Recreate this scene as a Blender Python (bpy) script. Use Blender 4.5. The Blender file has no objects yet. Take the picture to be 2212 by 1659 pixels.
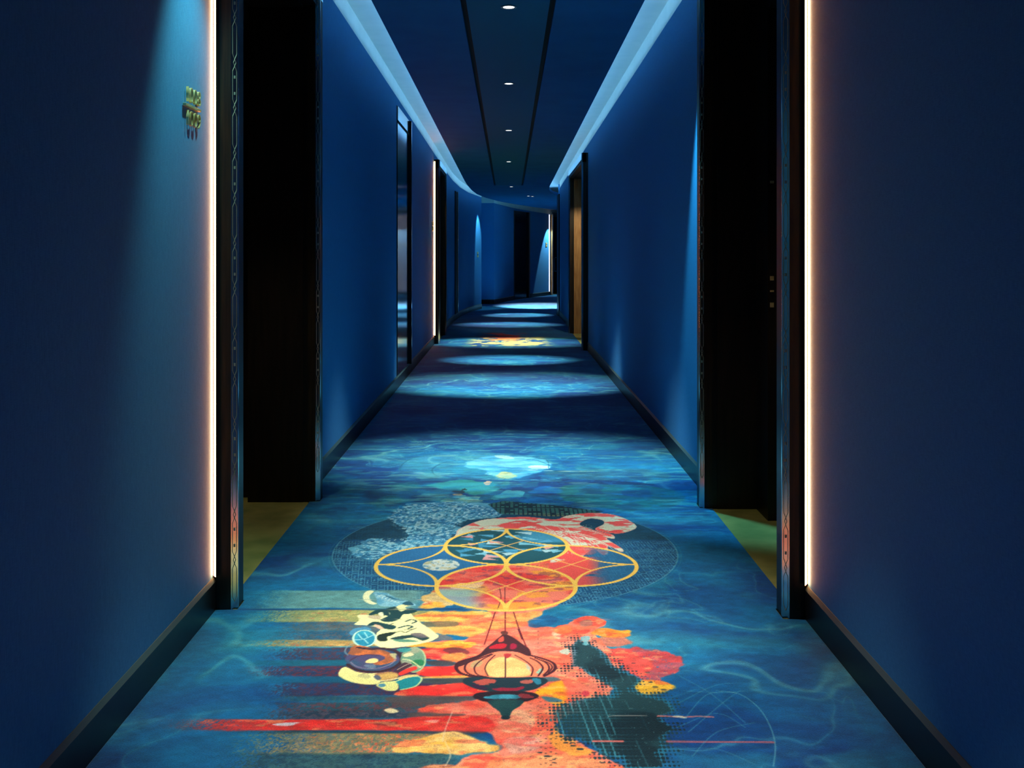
import bpy, math, random
import numpy as np
from mathutils import Vector, Matrix

random.seed(4)
SC = bpy.context.scene
COL = SC.collection

# ------------------------------------------------------------------ camera, world, exposure
F = 2170.0                      # focal length in pixels of the 2212 x 1659 frame
EYE = 1.25
VX, VY = 1099.0, 548.0          # vanishing point of the corridor
cam_d = bpy.data.cameras.new('camera')
cam_d.sensor_width = 36.0
cam_d.lens = 36.0 * F / 2212.0
cam_d.shift_x = (1106.0 - VX) / 2212.0
cam_d.shift_y = -(829.5 - VY) / 2212.0
cam_d.clip_start = 0.05
cam_d.clip_end = 200
cam = bpy.data.objects.new('camera', cam_d)
cam.location = (0, 0, EYE)
cam.rotation_euler = (math.pi / 2, 0, 0)
COL.objects.link(cam)
SC.camera = cam

world = bpy.data.worlds.new('world')
world.use_nodes = True
world.node_tree.nodes['Background'].inputs[0].default_value = (0.01, 0.05, 0.15, 1)
world.node_tree.nodes['Background'].inputs[1].default_value = 0.02
SC.world = world
SC.view_settings.view_transform = 'Standard'
SC.view_settings.look = 'None'
SC.view_settings.gamma = 1.0
SC.view_settings.exposure = 0.0
SC.view_settings.use_curve_mapping = False

# ------------------------------------------------------------------ lights (the corridor's lamps)
LED_COVE = (0.22, 0.61, 1.0)
E_COVE = 23.0
E_WARM = 42.0
def ceil_z(y):                   # underside of the dropped ceiling, falls gently with distance
    return EYE + 1.498 - 0.0125 * y

def spot(name, loc, target, power, size_deg, blend, color, radius=0.03):
    d = bpy.data.lights.new(name, 'SPOT')
    d.energy = power; d.spot_size = math.radians(size_deg); d.spot_blend = blend
    d.color = color; d.shadow_soft_size = radius
    o = bpy.data.objects.new(name, d)
    o.location = loc
    v = Vector(target) - Vector(loc)
    o.rotation_euler = v.to_track_quat('-Z', 'Y').to_euler()
    COL.objects.link(o)
    return o

NEUTRAL = (1.0, 0.97, 0.88)
COOL = (0.88, 1.0, 0.90)
# (y of the fitting, y of the pool it lights, watts, cone, colour)
POOLS = [(1.3, 1.7, 235, 42, NEUTRAL), (2.5, 2.75, 265, 42, NEUTRAL), (3.6, 3.65, 265, 42, NEUTRAL), (4.5, 4.75, 165, 38, NEUTRAL),
         (5.80, 6.05, 640, 46, COOL), (8.23, 9.5, 1150, 37, COOL),
         (11.06, 11.75, 850, 27, COOL), (14.38, 14.1, 760, 42, COOL), (18.9, 17.7, 900, 30, COOL)]
for i, (yf, yp, w, ang, c) in enumerate(POOLS):
    spot('ceiling_spot_lamp', (0, yf, ceil_z(yf) - 0.012), (0, yp, 0), w, ang, 0.75 if yf < 5 else 0.95, c).scale = (1.2 if yf < 8 else 1.4, 1, 1)   # lenses that spread the beam across the corridor
spot('ceiling_spot_lamp', (0.42, 21.4, ceil_z(21.4) - 0.012), (0.2, 20.4, 0), 900, 32, 0.7, COOL)
spot('ceiling_spot_lamp', (0.48, 21.5, ceil_z(21.5) - 0.012), (0.72, 23.7, 0), 6000, 38, 0.8, (1, 1, .95))
# alcove lamps
spot('alcove_lamp', (-1.17, 4.35, 2.44), (-1.12, 4.45, 0), 26, 60, 0.6, (1.0, 0.86, 0.5))
spot('alcove_lamp', (1.10, 4.15, 2.44), (1.07, 4.25, 0), 22, 50, 0.6, (1.0, 0.86, 0.5))
spot('alcove_lamp', (1.16, 14.6, 2.38), (1.10, 15.9, 0.6), 70, 70, 0.6, (1.0, 0.80, 0.5))
# wall washers beside the doorways
TEAL = (0.35, 0.86, 1.0)
spot('wall_washer_lamp', (-0.70, 3.20, 2.69), (-1.10, 3.34, 0.9), 80, 50, 0.8, (0.40, 1.0, 0.86))
spot('wall_washer_lamp', (0.72, 5.20, 2.64), (1.10, 5.22, 1.0), 260, 46, 0.5, (0.12, 0.75, 1.0))
spot('wall_washer_lamp', (-0.40, 22.2, 2.44), (-0.72, 22.5, 1.3), 90, 50, 0.5, TEAL)
spot('wall_washer_lamp', (1.60, 29.94, 2.3), (1.15, 30.0, 1.2), 170, 62, 0.2, (0.55, 0.9, 1.0))
spot('wall_washer_lamp', (-0.66, 13.3, 2.55), (-1.1, 13.45, 1.0), 9, 46, 0.5, TEAL)

# ------------------------------------------------------------------ materials
def srgb(r, g, b):
    f = lambda c: (c / 12.92) if c <= 0.04045 else ((c + 0.055) / 1.055) ** 2.4
    return (f(r / 255), f(g / 255), f(b / 255), 1)

def mat(name, col, rough=0.5, metal=0.0, spec=0.5, emit=None, estr=0.0):
    m = bpy.data.materials.new(name); m.use_nodes = True
    b = m.node_tree.nodes['Principled BSDF']
    b.inputs['Base Color'].default_value = col
    b.inputs['Roughness'].default_value = rough
    b.inputs['Metallic'].default_value = metal
    b.inputs['Specular IOR Level'].default_value = spec
    if emit:
        b.inputs['Emission Color'].default_value = emit
        b.inputs['Emission Strength'].default_value = estr
    return m

def nd(m, t, **kw):
    n = m.node_tree.nodes.new(t)
    for k, v in kw.items():
        setattr(n, k, v)
    return n
def lk(m, a, b): m.node_tree.links.new(a, b)

def noisy(m, c1, c2, scale, bump=0.0, vec_scale=None, detail=5.0, bscale=None, lo=.35, hi=.65):
    b = m.node_tree.nodes['Principled BSDF']
    tc = nd(m, 'ShaderNodeTexCoord'); mp = nd(m, 'ShaderNodeMapping')
    mp.inputs['Scale'].default_value = vec_scale or (1, 1, 1)
    lk(m, tc.outputs['Object'], mp.inputs['Vector'])
    n = nd(m, 'ShaderNodeTexNoise'); n.inputs['Scale'].default_value = scale; n.inputs['Detail'].default_value = detail
    lk(m, mp.outputs[0], n.inputs['Vector'])
    r = nd(m, 'ShaderNodeValToRGB')
    r.color_ramp.elements[0].position = lo; r.color_ramp.elements[0].color = c1
    r.color_ramp.elements[1].position = hi; r.color_ramp.elements[1].color = c2
    lk(m, n.outputs['Fac'], r.inputs[0]); lk(m, r.outputs[0], b.inputs['Base Color'])
    if bump:
        n2 = nd(m, 'ShaderNodeTexNoise'); n2.inputs['Scale'].default_value = bscale or scale
        n2.inputs['Detail'].default_value = 3
        lk(m, mp.outputs[0], n2.inputs['Vector'])
        bp = nd(m, 'ShaderNodeBump'); bp.inputs['Strength'].default_value = bump; bp.inputs['Distance'].default_value = 0.002
        lk(m, n2.outputs['Fac'], bp.inputs['Height']); lk(m, bp.outputs[0], b.inputs['Normal'])
    return m

def weave_material(name, col, dark, rough=0.85):
    """linen wall covering: two crossed thread noises"""
    m = mat(name, col, rough, spec=0.15)
    b = m.node_tree.nodes['Principled BSDF']
    tc = nd(m, 'ShaderNodeTexCoord')
    outs = []
    for sc_ in ((60, 60, 900), (700, 700, 40)):
        mp = nd(m, 'ShaderNodeMapping'); mp.inputs['Scale'].default_value = sc_
        lk(m, tc.outputs['Object'], mp.inputs['Vector'])
        n = nd(m, 'ShaderNodeTexNoise'); n.inputs['Scale'].default_value = 1.0; n.inputs['Detail'].default_value = 1.0
        lk(m, mp.outputs[0], n.inputs['Vector']); outs.append(n.outputs['Fac'])
    ad = nd(m, 'ShaderNodeMath', operation='ADD'); lk(m, outs[0], ad.inputs[0]); lk(m, outs[1], ad.inputs[1])
    r = nd(m, 'ShaderNodeValToRGB')
    r.color_ramp.elements[0].position = 0.0; r.color_ramp.elements[0].color = dark
    r.color_ramp.elements[1].position = 1.0; r.color_ramp.elements[1].color = col
    mr = nd(m, 'ShaderNodeMapRange'); mr.inputs['From Min'].default_value = 0.7; mr.inputs['From Max'].default_value = 1.3
    lk(m, ad.outputs[0], mr.inputs['Value']); lk(m, mr.outputs[0], r.inputs[0]); lk(m, r.outputs[0], b.inputs['Base Color'])
    bp = nd(m, 'ShaderNodeBump'); bp.inputs['Strength'].default_value = 0.12; bp.inputs['Distance'].default_value = 0.001
    lk(m, ad.outputs[0], bp.inputs['Height']); lk(m, bp.outputs[0], b.inputs['Normal'])
    return m

M = {}
M['fabric'] = weave_material('blue_linen', (0.066, 0.285, 0.56, 1), (0.042, 0.20, 0.44, 1))
M['ceiling'] = noisy(mat('ceiling_blue', (0.02, 0.07, 0.14, 1), 0.8, spec=.2), (0.016, 0.16, 0.34, 1), (0.022, 0.19, 0.38, 1), 3.0)
M['ceiling_mid'] = mat('ceiling_mid', (0.016, 0.17, 0.26, 1), 0.75, spec=.2)
M['plaster'] = noisy(mat('cove_plaster', (0.6, 0.72, 0.75, 1), 0.8), (0.74, 0.76, 0.70, 1), (0.80, 0.80, 0.74, 1), 6.0)
M['black'] = mat('black_gap', (0.003, 0.004, 0.006, 1), 0.7, spec=.2)
M['base'] = noisy(mat('baseboard_lacquer', (0.01, 0.012, 0.016, 1), 0.38, spec=.4), (0.003, 0.0035, 0.004, 1), (0.006, 0.006, 0.007, 1), 4.0)
M['base_top_lit'] = mat('baseboard_lit_edge', (0.06, 0.12, 0.13, 1), 0.5)  # black baseboard's top edge painted paler, as if catching light
M['wood'] = noisy(mat('dark_wood', (0.02, 0.012, 0.008, 1), 0.45, spec=.35), (0.004, 0.0025, 0.002, 1), (0.012, 0.007, 0.004, 1), 6.0, vec_scale=(9, 9, .7), detail=8)
M['wood_front'] = noisy(mat('walnut_edge', (0.1, 0.05, 0.02, 1), 0.4, spec=.4), (0.006, 0.004, 0.002, 1), (0.026, 0.016, 0.006, 1), 7.0, vec_scale=(14, 14, .6), detail=8)
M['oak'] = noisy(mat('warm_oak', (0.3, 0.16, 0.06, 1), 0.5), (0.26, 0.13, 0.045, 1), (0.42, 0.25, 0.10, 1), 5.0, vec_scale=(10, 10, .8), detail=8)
M['metal'] = noisy(mat('polished_metal', (0.55, 0.56, 0.55, 1), 0.16, metal=1), (0.50, 0.50, 0.48, 1), (0.62, 0.62, 0.60, 1), 8)
M['metal_soft'] = mat('satin_metal', (0.72, 0.74, 0.74, 1), 0.42, metal=.8)
M['mirror'] = mat('polished_panel', (0.62, 0.66, 0.68, 1), 0.10, metal=1)
M['chain'] = mat('engraved_line', (0.46, 0.42, 0.32, 1), 0.5, metal=.6)
M['brass'] = noisy(mat('aged_brass', (0.4, 0.32, 0.14, 1), 0.4, metal=.55), (0.62, 0.44, 0.18, 1), (0.92, 0.74, 0.38, 1), 30)
M['steel'] = mat('dark_steel', (0.10, 0.10, 0.11, 1), 0.3, metal=1)
M['gloss_black'] = mat('gloss_black_door', (0.008, 0.012, 0.018, 1), 0.12, spec=.6)
M['led_warm'] = mat('warm_led', (1, .9, .8, 1), .5, emit=(1.0, 0.27, 0.08, 1), estr=E_WARM)
M['led_far'] = mat('far_led', (1, .9, .8, 1), .5, emit=(0.85, 0.85, 1.0, 1), estr=2.5)
M['led_cove'] = mat('cove_led', (.2, .5, 1, 1), .5, emit=(*LED_COVE, 1), estr=E_COVE)
M['lamp_lens'] = mat('lamp_lens', (1, 1, 1, 1), .5, emit=(1.0, 0.95, 0.85, 1), estr=6.0)
M['lamp_ring'] = mat('lamp_ring', (0.12, 0.16, 0.2, 1), .4, metal=.5)
M['olive'] = noisy(mat('olive_carpet', (0.22, 0.2, 0.05, 1), 0.9, spec=.1), (0.170, 0.175, 0.055, 1), (0.300, 0.260, 0.085, 1), 5.0, bump=.5, bscale=420, detail=8)

# ------------------------------------------------------------------ mesh helpers
WL = {}
def world_loc(o):
    return WL.get(o.name, Vector((0, 0, 0))) if o else Vector((0, 0, 0))

class MB:
    def __init__(s): s.v = []; s.f = []
    def add(s, vs, fs):
        n = len(s.v); s.v += [tuple(p) for p in vs]; s.f += [tuple(i + n for i in f) for f in fs]; return s
    def box(s, x0, x1, y0, y1, z0, z1):
        if x0 > x1: x0, x1 = x1, x0
        if y0 > y1: y0, y1 = y1, y0
        if z0 > z1: z0, z1 = z1, z0
        return s.add([(x0,y0,z0),(x1,y0,z0),(x1,y1,z0),(x0,y1,z0),(x0,y0,z1),(x1,y0,z1),(x1,y1,z1),(x0,y1,z1)],
                     [(0,3,2,1),(4,5,6,7),(0,1,5,4),(1,2,6,5),(2,3,7,6),(3,0,4,7)])
    def prism(s, poly, z0, z1):
        """vertical prism over a plan polygon; z0 / z1 numbers or functions of y"""
        a = sum(poly[i][0]*poly[(i+1)%len(poly)][1]-poly[(i+1)%len(poly)][0]*poly[i][1] for i in range(len(poly)))
        if a < 0: poly = poly[::-1]
        g0 = z0 if callable(z0) else (lambda y: z0); g1 = z1 if callable(z1) else (lambda y: z1)
        n = len(poly)
        vs = [(x, y, g0(y)) for x, y in poly] + [(x, y, g1(y)) for x, y in poly]
        fs = [tuple(range(n))[::-1], tuple(range(n, 2*n))] + [(i, (i+1)%n, n+(i+1)%n, n+i) for i in range(n)]
        return s.add(vs, fs)
    def sweep(s, path, prof):
        """profile [(offset, z)] carried along a plan path; offset is measured to the right of travel"""
        m = len(prof); rows = []
        for i, (x, y) in enumerate(path):
            a = Vector(path[max(i-1, 0)]); b = Vector(path[min(i+1, len(path)-1)])
            t = (b - a).normalized(); nrm = Vector((t.y, -t.x))
            rows.append([(x + nrm.x*o, y + nrm.y*o, (z(y) if callable(z) else z)) for o, z in prof])
        vs = [p for r in rows for p in r]; fs = []
        for i in range(len(path)-1):
            for j in range(m):
                k = (j+1) % m
                fs.append((i*m+j, (i+1)*m+j, (i+1)*m+k, i*m+k))
        fs.append(tuple(range(m))); fs.append(tuple(range((len(path)-1)*m, len(path)*m))[::-1])
        return s.add(vs, fs)
    def tube(s, pts, r, n=8, closed=False):
        P = [Vector(p) for p in pts]; rows = []
        for i, p in enumerate(P):
            if closed: a, b = P[i-1], P[(i+1) % len(P)]
            else: a, b = P[max(i-1, 0)], P[min(i+1, len(P)-1)]
            t = (b - a).normalized()
            u = t.cross(Vector((0, 0, 1)))
            if u.length < .2: u = t.cross(Vector((0, 1, 0)))
            u.normalize(); w = t.cross(u)
            rows.append([p + (u*math.cos(q) + w*math.sin(q))*r for q in [2*math.pi*k/n for k in range(n)]])
        fs = []; L = len(P)
        for i in range(L if closed else L-1):
            j = (i+1) % L
            for k in range(n):
                fs.append((i*n+k, i*n+(k+1)%n, j*n+(k+1)%n, j*n+k))
        if not closed:
            fs += [tuple(range(n)), tuple(range((L-1)*n, L*n))[::-1]]
        return s.add([p for r_ in rows for p in r_], fs)
    def disc_ring(s, c, r0, r1, z0, z1, n=32):
        x, y = c; vs = []; fs = []
        for r, z in ((r0, z0), (r1, z0), (r1, z1), (r0, z1)):
            vs += [(x + r*math.cos(2*math.pi*k/n), y + r*math.sin(2*math.pi*k/n), z) for k in range(n)]
        for j in range(4):
            for k in range(n):
                fs.append((j*n+k, j*n+(k+1)%n, ((j+1)%4)*n+(k+1)%n, ((j+1)%4)*n+k))
        return s.add(vs, fs)
    def cyl(s, c, r, z0, z1, n=32):
        x, y = c
        vs = [(x + r*math.cos(2*math.pi*k/n), y + r*math.sin(2*math.pi*k/n), z) for z in (z0, z1) for k in range(n)]
        return s.add(vs, [tuple(range(n))[::-1], tuple(range(n, 2*n))] + [(k, (k+1)%n, n+(k+1)%n, n+k) for k in range(n)])
    def build(s, name, m, parent=None, bevel=0, smooth=False):
        off = world_loc(parent)
        me = bpy.data.meshes.new(name)
        me.from_pydata([tuple(Vector(p) - off) for p in s.v], [], s.f); me.update()
        me.materials.append(m)
        o = bpy.data.objects.new(name, me); COL.objects.link(o)
        if parent: o.parent = parent; WL[o.name] = off
        if bevel:
            b = o.modifiers.new('bevel', 'BEVEL'); b.width = bevel; b.segments = 2; b.limit_method = 'ANGLE'
        if smooth: me.shade_smooth()
        return o

def thing(name, label, cat, loc, group=None):
    o = bpy.data.objects.new(name, None); COL.objects.link(o); o.empty_display_size = .1
    o.location = loc; WL[o.name] = Vector(loc); o['label'] = label; o['category'] = cat; o['kind'] = 'thing'
    if group: o['group'] = group
    return o
def tag(o, label, cat, group=None):
    o['label'] = label; o['category'] = cat; o['kind'] = 'thing'
    if group: o['group'] = group
    return o
def struct(o): o['kind'] = 'structure'; return o

XL, XR = -1.035, 1.02
def wall_top(y): return EYE + 1.566 - 0.0125*y       # cove light's cutoff, drawn as fabric changing to pale plaster
def slab_z(y): return EYE + 1.70 - 0.0125*y

# portal positions (near face y, far y)
PL1 = (3.514, 5.051); PR1 = (3.425, 4.914); PL2 = (13.86, 15.32); PR2 = (12.92, 15.72)
TOP1, TOP2 = 2.62, 2.55
LEFT_CURVE = [(XL, 17.0), (-1.02, 18.4), (-.97, 19.9), (-.86, 21.3), (-.62, 22.8)]
FAR_WALL = [(-.366, 24.9), (.137, 27.1), (.60, 28.5), (1.24, 30.2)]
RIGHT_END = 20.9

# ------------------------------------------------------------------ floor
struct(MB().box(-1.9, 5.0, -1.6, 35, -0.06, 0.0).build('floor', M['olive']))

# ------------------------------------------------------------------ walls
def wprism(name, poly, z0, z1, m='fabric'):
    return struct(MB().prism(poly, z0, z1).build(name, M[m]))

def lwall(y0, y1, z0=0.0): return [(XL, y0), (XL, y1), (XL-.1, y1), (XL-.1, y0)], z0
POST_D = 0.10
TH = .1
b = MB()
for y0, y1 in ((-1.5, PL1[0]), (PL1[1]+POST_D, PL2[0]), (PL2[1]+POST_D, 17.0)):
    b.prism([(XL, y0), (XL, y1), (XL-TH, y1), (XL-TH, y0)], 0, wall_top)
for (y0, y1), tp in ((PL1, TOP1), (PL2, TOP2)):
    b.prism([(XL, y0), (XL, y1+POST_D), (XL-TH, y1+POST_D), (XL-TH, y0)], tp, wall_top)
b.sweep(LEFT_CURVE, [(0, 0), (-TH, 0), (-TH, wall_top), (0, wall_top)])
struct(b.build('wall_left', M['fabric']))
b = MB()
for y0, y1 in ((-1.5, PR1[0]), (PR1[1]+POST_D, PR2[0]), (PR2[1]+POST_D, 20.1)):
    b.prism([(XR, y0), (XR, y1), (XR+TH, y1), (XR+TH, y0)], 0, wall_top)
for (y0, y1), tp in ((PR1, TOP1), (PR2, TOP2)):
    b.prism([(XR, y0), (XR, y1+POST_D), (XR+TH, y1+POST_D), (XR+TH, y0)], tp, wall_top)
b.prism([(1.03, 20.86), (4.6, 23.2), (4.6, 23.0), (1.16, 20.70)], 0, slab_z)
struct(b.build('wall_right', M['fabric']))
# the bend: recess, then the far wall running diagonally away
b = MB().sweep([(-.62, 22.8), (-.74, 22.85), (-.78, 24.9), (-.366, 24.9)][:], [(0, 0), (-.06, 0), (-.06, wall_top), (0, wall_top)])
struct(b.build('wall_recess', M['fabric']))
b = MB()
d0, d1 = Vector(FAR_WALL[1]), Vector(FAR_WALL[2])
b.sweep([FAR_WALL[0], FAR_WALL[1]], [(0, 0), (-TH, 0), (-TH, wall_top), (0, wall_top)])
b.sweep([FAR_WALL[2], FAR_WALL[3]], [(0, 0), (-TH, 0), (-TH, wall_top), (0, wall_top)])
b.sweep([FAR_WALL[1], FAR_WALL[2]], [(0, 2.42), (-TH, 2.42), (-TH, wall_top), (0, wall_top)])
b.sweep([(2.05, 32.9), (2.9, 35)], [(0, 0), (-TH, 0), (-TH, wall_top), (0, wall_top)])
struct(b.build('wall_far', M['fabric']))
struct(MB().box(-1.9, 5, 35.0, 35.1, 0, 2.9).box(4.9, 5.0, 21, 35, 0, 2.9).build('wall_end', M['fabric']))
struct(MB().box(-1.9, 1.9, -1.6, -1.5, 0, 2.98).build('wall_back', M['fabric']))

# lit top of the wall painted as a pale plaster band, and the slab over the cove
b = MB()
lp = [(XL, -1.5), (XL, 17.0)] + LEFT_CURVE[1:]
b.sweep(lp, [(0, wall_top), (-TH, wall_top), (-TH, slab_z), (0, slab_z)])
b.sweep([(XR, -1.5), (XR, 20.1)], [(0, wall_top), (TH, wall_top), (TH, slab_z), (0, slab_z)])
b.sweep(FAR_WALL + [(2.05, 32.9), (2.9, 35)], [(0, wall_top), (-TH, wall_top), (-TH, slab_z), (0, slab_z)])
b.sweep([(-.62, 22.8), (-.74, 22.85), (-.78, 24.9), (-.366, 24.9)], [(0, wall_top), (-.06, wall_top), (-.06, slab_z), (0, slab_z)])
struct(b.build('trim_cove_lit', M['plaster']))
struct(MB().prism([(-1.9, -1.6), (5, -1.6), (5, 35.1), (-1.9, 35.1)], slab_z, lambda y: slab_z(y)+.06).build('ceiling', M['plaster']))

# dropped ceiling boards with two black slots
EDGE_L = [(-.774, 17.6), (-.765, 18.6), (-.73, 19.8), (-.66, 20.9), (-.50, 22.0), (-.25, 23.1), (.12, 24.2), (.6, 25.4), (1.3, 26.8), (2.2, 28.6), (4.8, 33.4)]
EDGE_R = [(.766, 18.9), (.78, 19.5), (.83, 20.2), (.93, 20.9), (1.1, 21.5), (1.5, 22.1), (4.8, 25.2)]
bt = lambda y: ceil_z(y) + .03
SL, SRR, SW = -.258, .250, .034
SE = 18.6
struct(MB().prism([(-.774, -1.5), (SL-SW/2, -1.5), (SL-SW/2, SE), (-.765, SE), (-.774, 17.6)], ceil_z, bt)
       .prism([(SRR+SW/2, -1.5), (.766, -1.5), (.766, SE), (SRR+SW/2, SE)], ceil_z, bt)
       .prism([(-.765, SE), (.766, SE)] + EDGE_R + EDGE_L[::-1][:-2], ceil_z, bt).build('ceiling', M['ceiling']))
struct(MB().prism([(SL+SW/2, -1.5), (SRR-SW/2, -1.5), (SRR-SW/2, SE), (SL+SW/2, SE)], ceil_z, bt).build('ceiling', M['ceiling_mid']))
struct(MB().prism([(SL-SW, -1.5), (SL+SW, -1.5), (SL+SW, SE), (SL-SW, SE)], bt, lambda y: bt(y)+.01)
       .prism([(SRR-SW, -1.5), (SRR+SW, -1.5), (SRR+SW, SE), (SRR-SW, SE)], bt, lambda y: bt(y)+.01).build('trim_ceiling_slots', M['black']))
# unseen upstands added at the board edges to cut cove light off the lower wall
PL = [(-.774, -1.5)] + EDGE_L; PR = [(.766, -1.5)] + EDGE_R
lipz = lambda y: ceil_z(y) + .062
struct(MB().sweep(PL, [(0, bt), (.012, bt), (.012, lipz), (0, lipz)]).build('trim_cove_lip_left', M['ceiling']))
struct(MB().sweep(PR, [(0, bt), (-.012, bt), (-.012, lipz), (0, lipz)]).build('trim_cove_lip_right', M['ceiling']))
def densify(p, step):
    out = [p[0]]
    for a, c in zip(p, p[1:]):
        n = max(1, int(math.dist(a, c)/step))
        out += [(a[0]+(c[0]-a[0])*k/n, a[1]+(c[1]-a[1])*k/n) for k in range(1, n+1)]
    return out
lz0 = lambda y: ceil_z(y) + .050; lz1 = lambda y: ceil_z(y) + .062
PLs = densify([(-.774, 4.7)] + EDGE_L[:-1], 1.0); PRs = densify([(.766, 4.7)] + EDGE_R[:-2], 1.0)
o = MB().sweep(PLs, [(.055, lz0), (.067, lz0), (.067, lz1), (.055, lz1)]).build('cove_light_strip', M['led_cove'])
tag(o, 'blue cove light hidden above the left ceiling edge, sweeping round the bend', 'light strip', 'blue cove lights')
o = MB().sweep(PRs, [(-.055, lz0), (-.067, lz0), (-.067, lz1), (-.055, lz1)]).build('cove_light_strip', M['led_cove'])
tag(o, 'blue cove light hidden above the right ceiling edge, ending before the bend', 'light strip', 'blue cove lights')

# ------------------------------------------------------------------ baseboards
def bb(paths_sides, name):
    b1, b2 = MB(), MB()
    for p, s in paths_sides:
        b1.sweep(p, [(0, 0), (s*.010, 0), (s*.010, .104), (0, .106)])
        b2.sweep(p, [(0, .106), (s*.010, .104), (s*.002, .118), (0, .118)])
    o = struct(b1.build(name, M['base'])); o2 = b2.build('top_edge', M['base_top_lit'], o)
    return o
bb([([(XL, -1.5), (XL, PL1[0])], 1), ([(XL, PL1[1]+POST_D), (XL, PL2[0])], 1), ([(XL, PL2[1]+POST_D)] + LEFT_CURVE, 1)], 'baseboard_left')
bb([([(XR, -1.5), (XR, PR1[0])], -1), ([(XR, PR1[1]+POST_D), (XR, PR2[0])], -1), ([(XR, PR2[1]+POST_D), (XR, 20.1)], -1)], 'baseboard_right')
bb([([(-.78, 24.88), (-.366, 24.88), FAR_WALL[1]], 1), ([FAR_WALL[2], FAR_WALL[3]], 1)], 'baseboard_far')

# ------------------------------------------------------------------ doorway alcoves
def alcove(side, name, y0, y1, xw, xb, r0, r1, xleaf, top, wall_mat='wood', far_mat='wood'):
    """side -1 left, +1 right. Lining walls, soffit, back wall with a deeper door recess."""
    s = side
    a = MB()
    a.box(xw, xb + s*.02, y0, y0+POST_D, 0, top)                       # near lining
    a.box(xb, xb + s*.06, y0+POST_D, r0, 0, top)                       # back wall beside the door
    a.box(xb, xb + s*.06, r1, y1+POST_D, 0, top)
    a.box(xb, xb + s*.06, r0, r1, top-.22, top)                        # over the door
    a.box(xb+s*.06, xleaf+s*.05, r1, r1+.05, 0, top)                   # far jamb
    a.box(xb+s*.06, xleaf+s*.05, r0-.05, r0, 0, top)
    struct(a.build('wall_alcove_'+name, M[wall_mat]))
    struct(MB().box(xw, xb + s*.0, y1, y1+POST_D, 0, top).build('wall_alcove_side_'+name, M[far_mat]))
    struct(MB().box(xw, xleaf+s*.05, y0, y1+POST_D, top-.13, top-.02).build('ceiling_alcove_'+name, M['wood']))

alcove(-1, 'left', PL1[0], PL1[1], XL, -1.313, 3.75, 5.20-.0, -1.45, TOP1)
alcove(1, 'right', PR1[0], PR1[1], XR, 1.212, 3.65, 4.70, 1.36, TOP1)
alcove(-1, 'left_far', PL2[0], PL2[1], XL, -1.31, 14.1, 15.1, -1.42, TOP2)
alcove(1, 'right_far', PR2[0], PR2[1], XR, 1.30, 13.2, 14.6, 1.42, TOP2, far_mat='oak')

def door_leaf(n, side, x, y0, y1, z1):
    d = struct(MB().box(x, x+side*.045, y0+.004, y1-.004, 0.012, z1-.004).build('door_%d' % n, M['gloss_black' if n > 8 else 'wood'], bevel=.002))
    h = MB(); hy = y1 - .09 if n % 2 else y0 + .09
    dr = -1 if n % 2 else 1
    h.box(x, x-side*.006, hy-.02, hy+.02, .93, 1.13)
    h.tube([(x-side*.004, hy, 1.03), (x-side*.05, hy, 1.03), (x-side*.055, hy+dr*.03, 1.03), (x-side*.055, hy+dr*.12, 1.03)], .009, 10)
    h.build('handle', M['steel'], d)
    return d
door_leaf(1, -1, -1.44, 3.75, 5.20, TOP1-.22)
door_leaf(2, 1, 1.35, 3.65, 4.70, TOP1-.22)
door_leaf(3, -1, -1.41, 14.1, 15.1, TOP2-.22)
door_leaf(4, 1, 1.41, 13.2, 14.6, TOP2-.22)
# the keeps let into the right jamb
k = MB()
for z, h in ((1.585, .012), (1.135, .020), (1.075, .008), (1.010, .022)):
    k.box(1.222, 1.240, 4.697, 4.701, z-h/2, z+h/2)
k.build('strike_plates', M['brass'], bpy.data.objects['door_2'])

# ------------------------------------------------------------------ door surrounds (portals)
def chain(b, cx, cy, ax, ay, z0, z1, r=.0009):
    """engraved running pattern of long links, crossings and dots on the metal edge"""
    knots = [(0, 0), (.018, .85), (.116, .85), (.134, 0), (.146, .5), (.158, 0), (.176, .85), (.275, .85), (.293, 0), (.305, .5)]
    W = .0095
    for sg in (1, -1):
        pts = []; z = z0; i = 0
        while z < z1:
            base = z0 + .317*(i//len(knots)); k = knots[i % len(knots)]
            z = base + k[0]
            if z > z1: break
            w = k[1]*W*sg
            pts.append((cx + ax*w, cy + ay*w, z)); i += 1
        b.tube(pts, r, 5)
    z = z0
    while z < z1 - .3:
        for dz in (.197, .254):
            b.tube([(cx, cy, z+dz-.005), (cx, cy, z+dz+.005)], .0030, 6)
        z += .317

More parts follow.
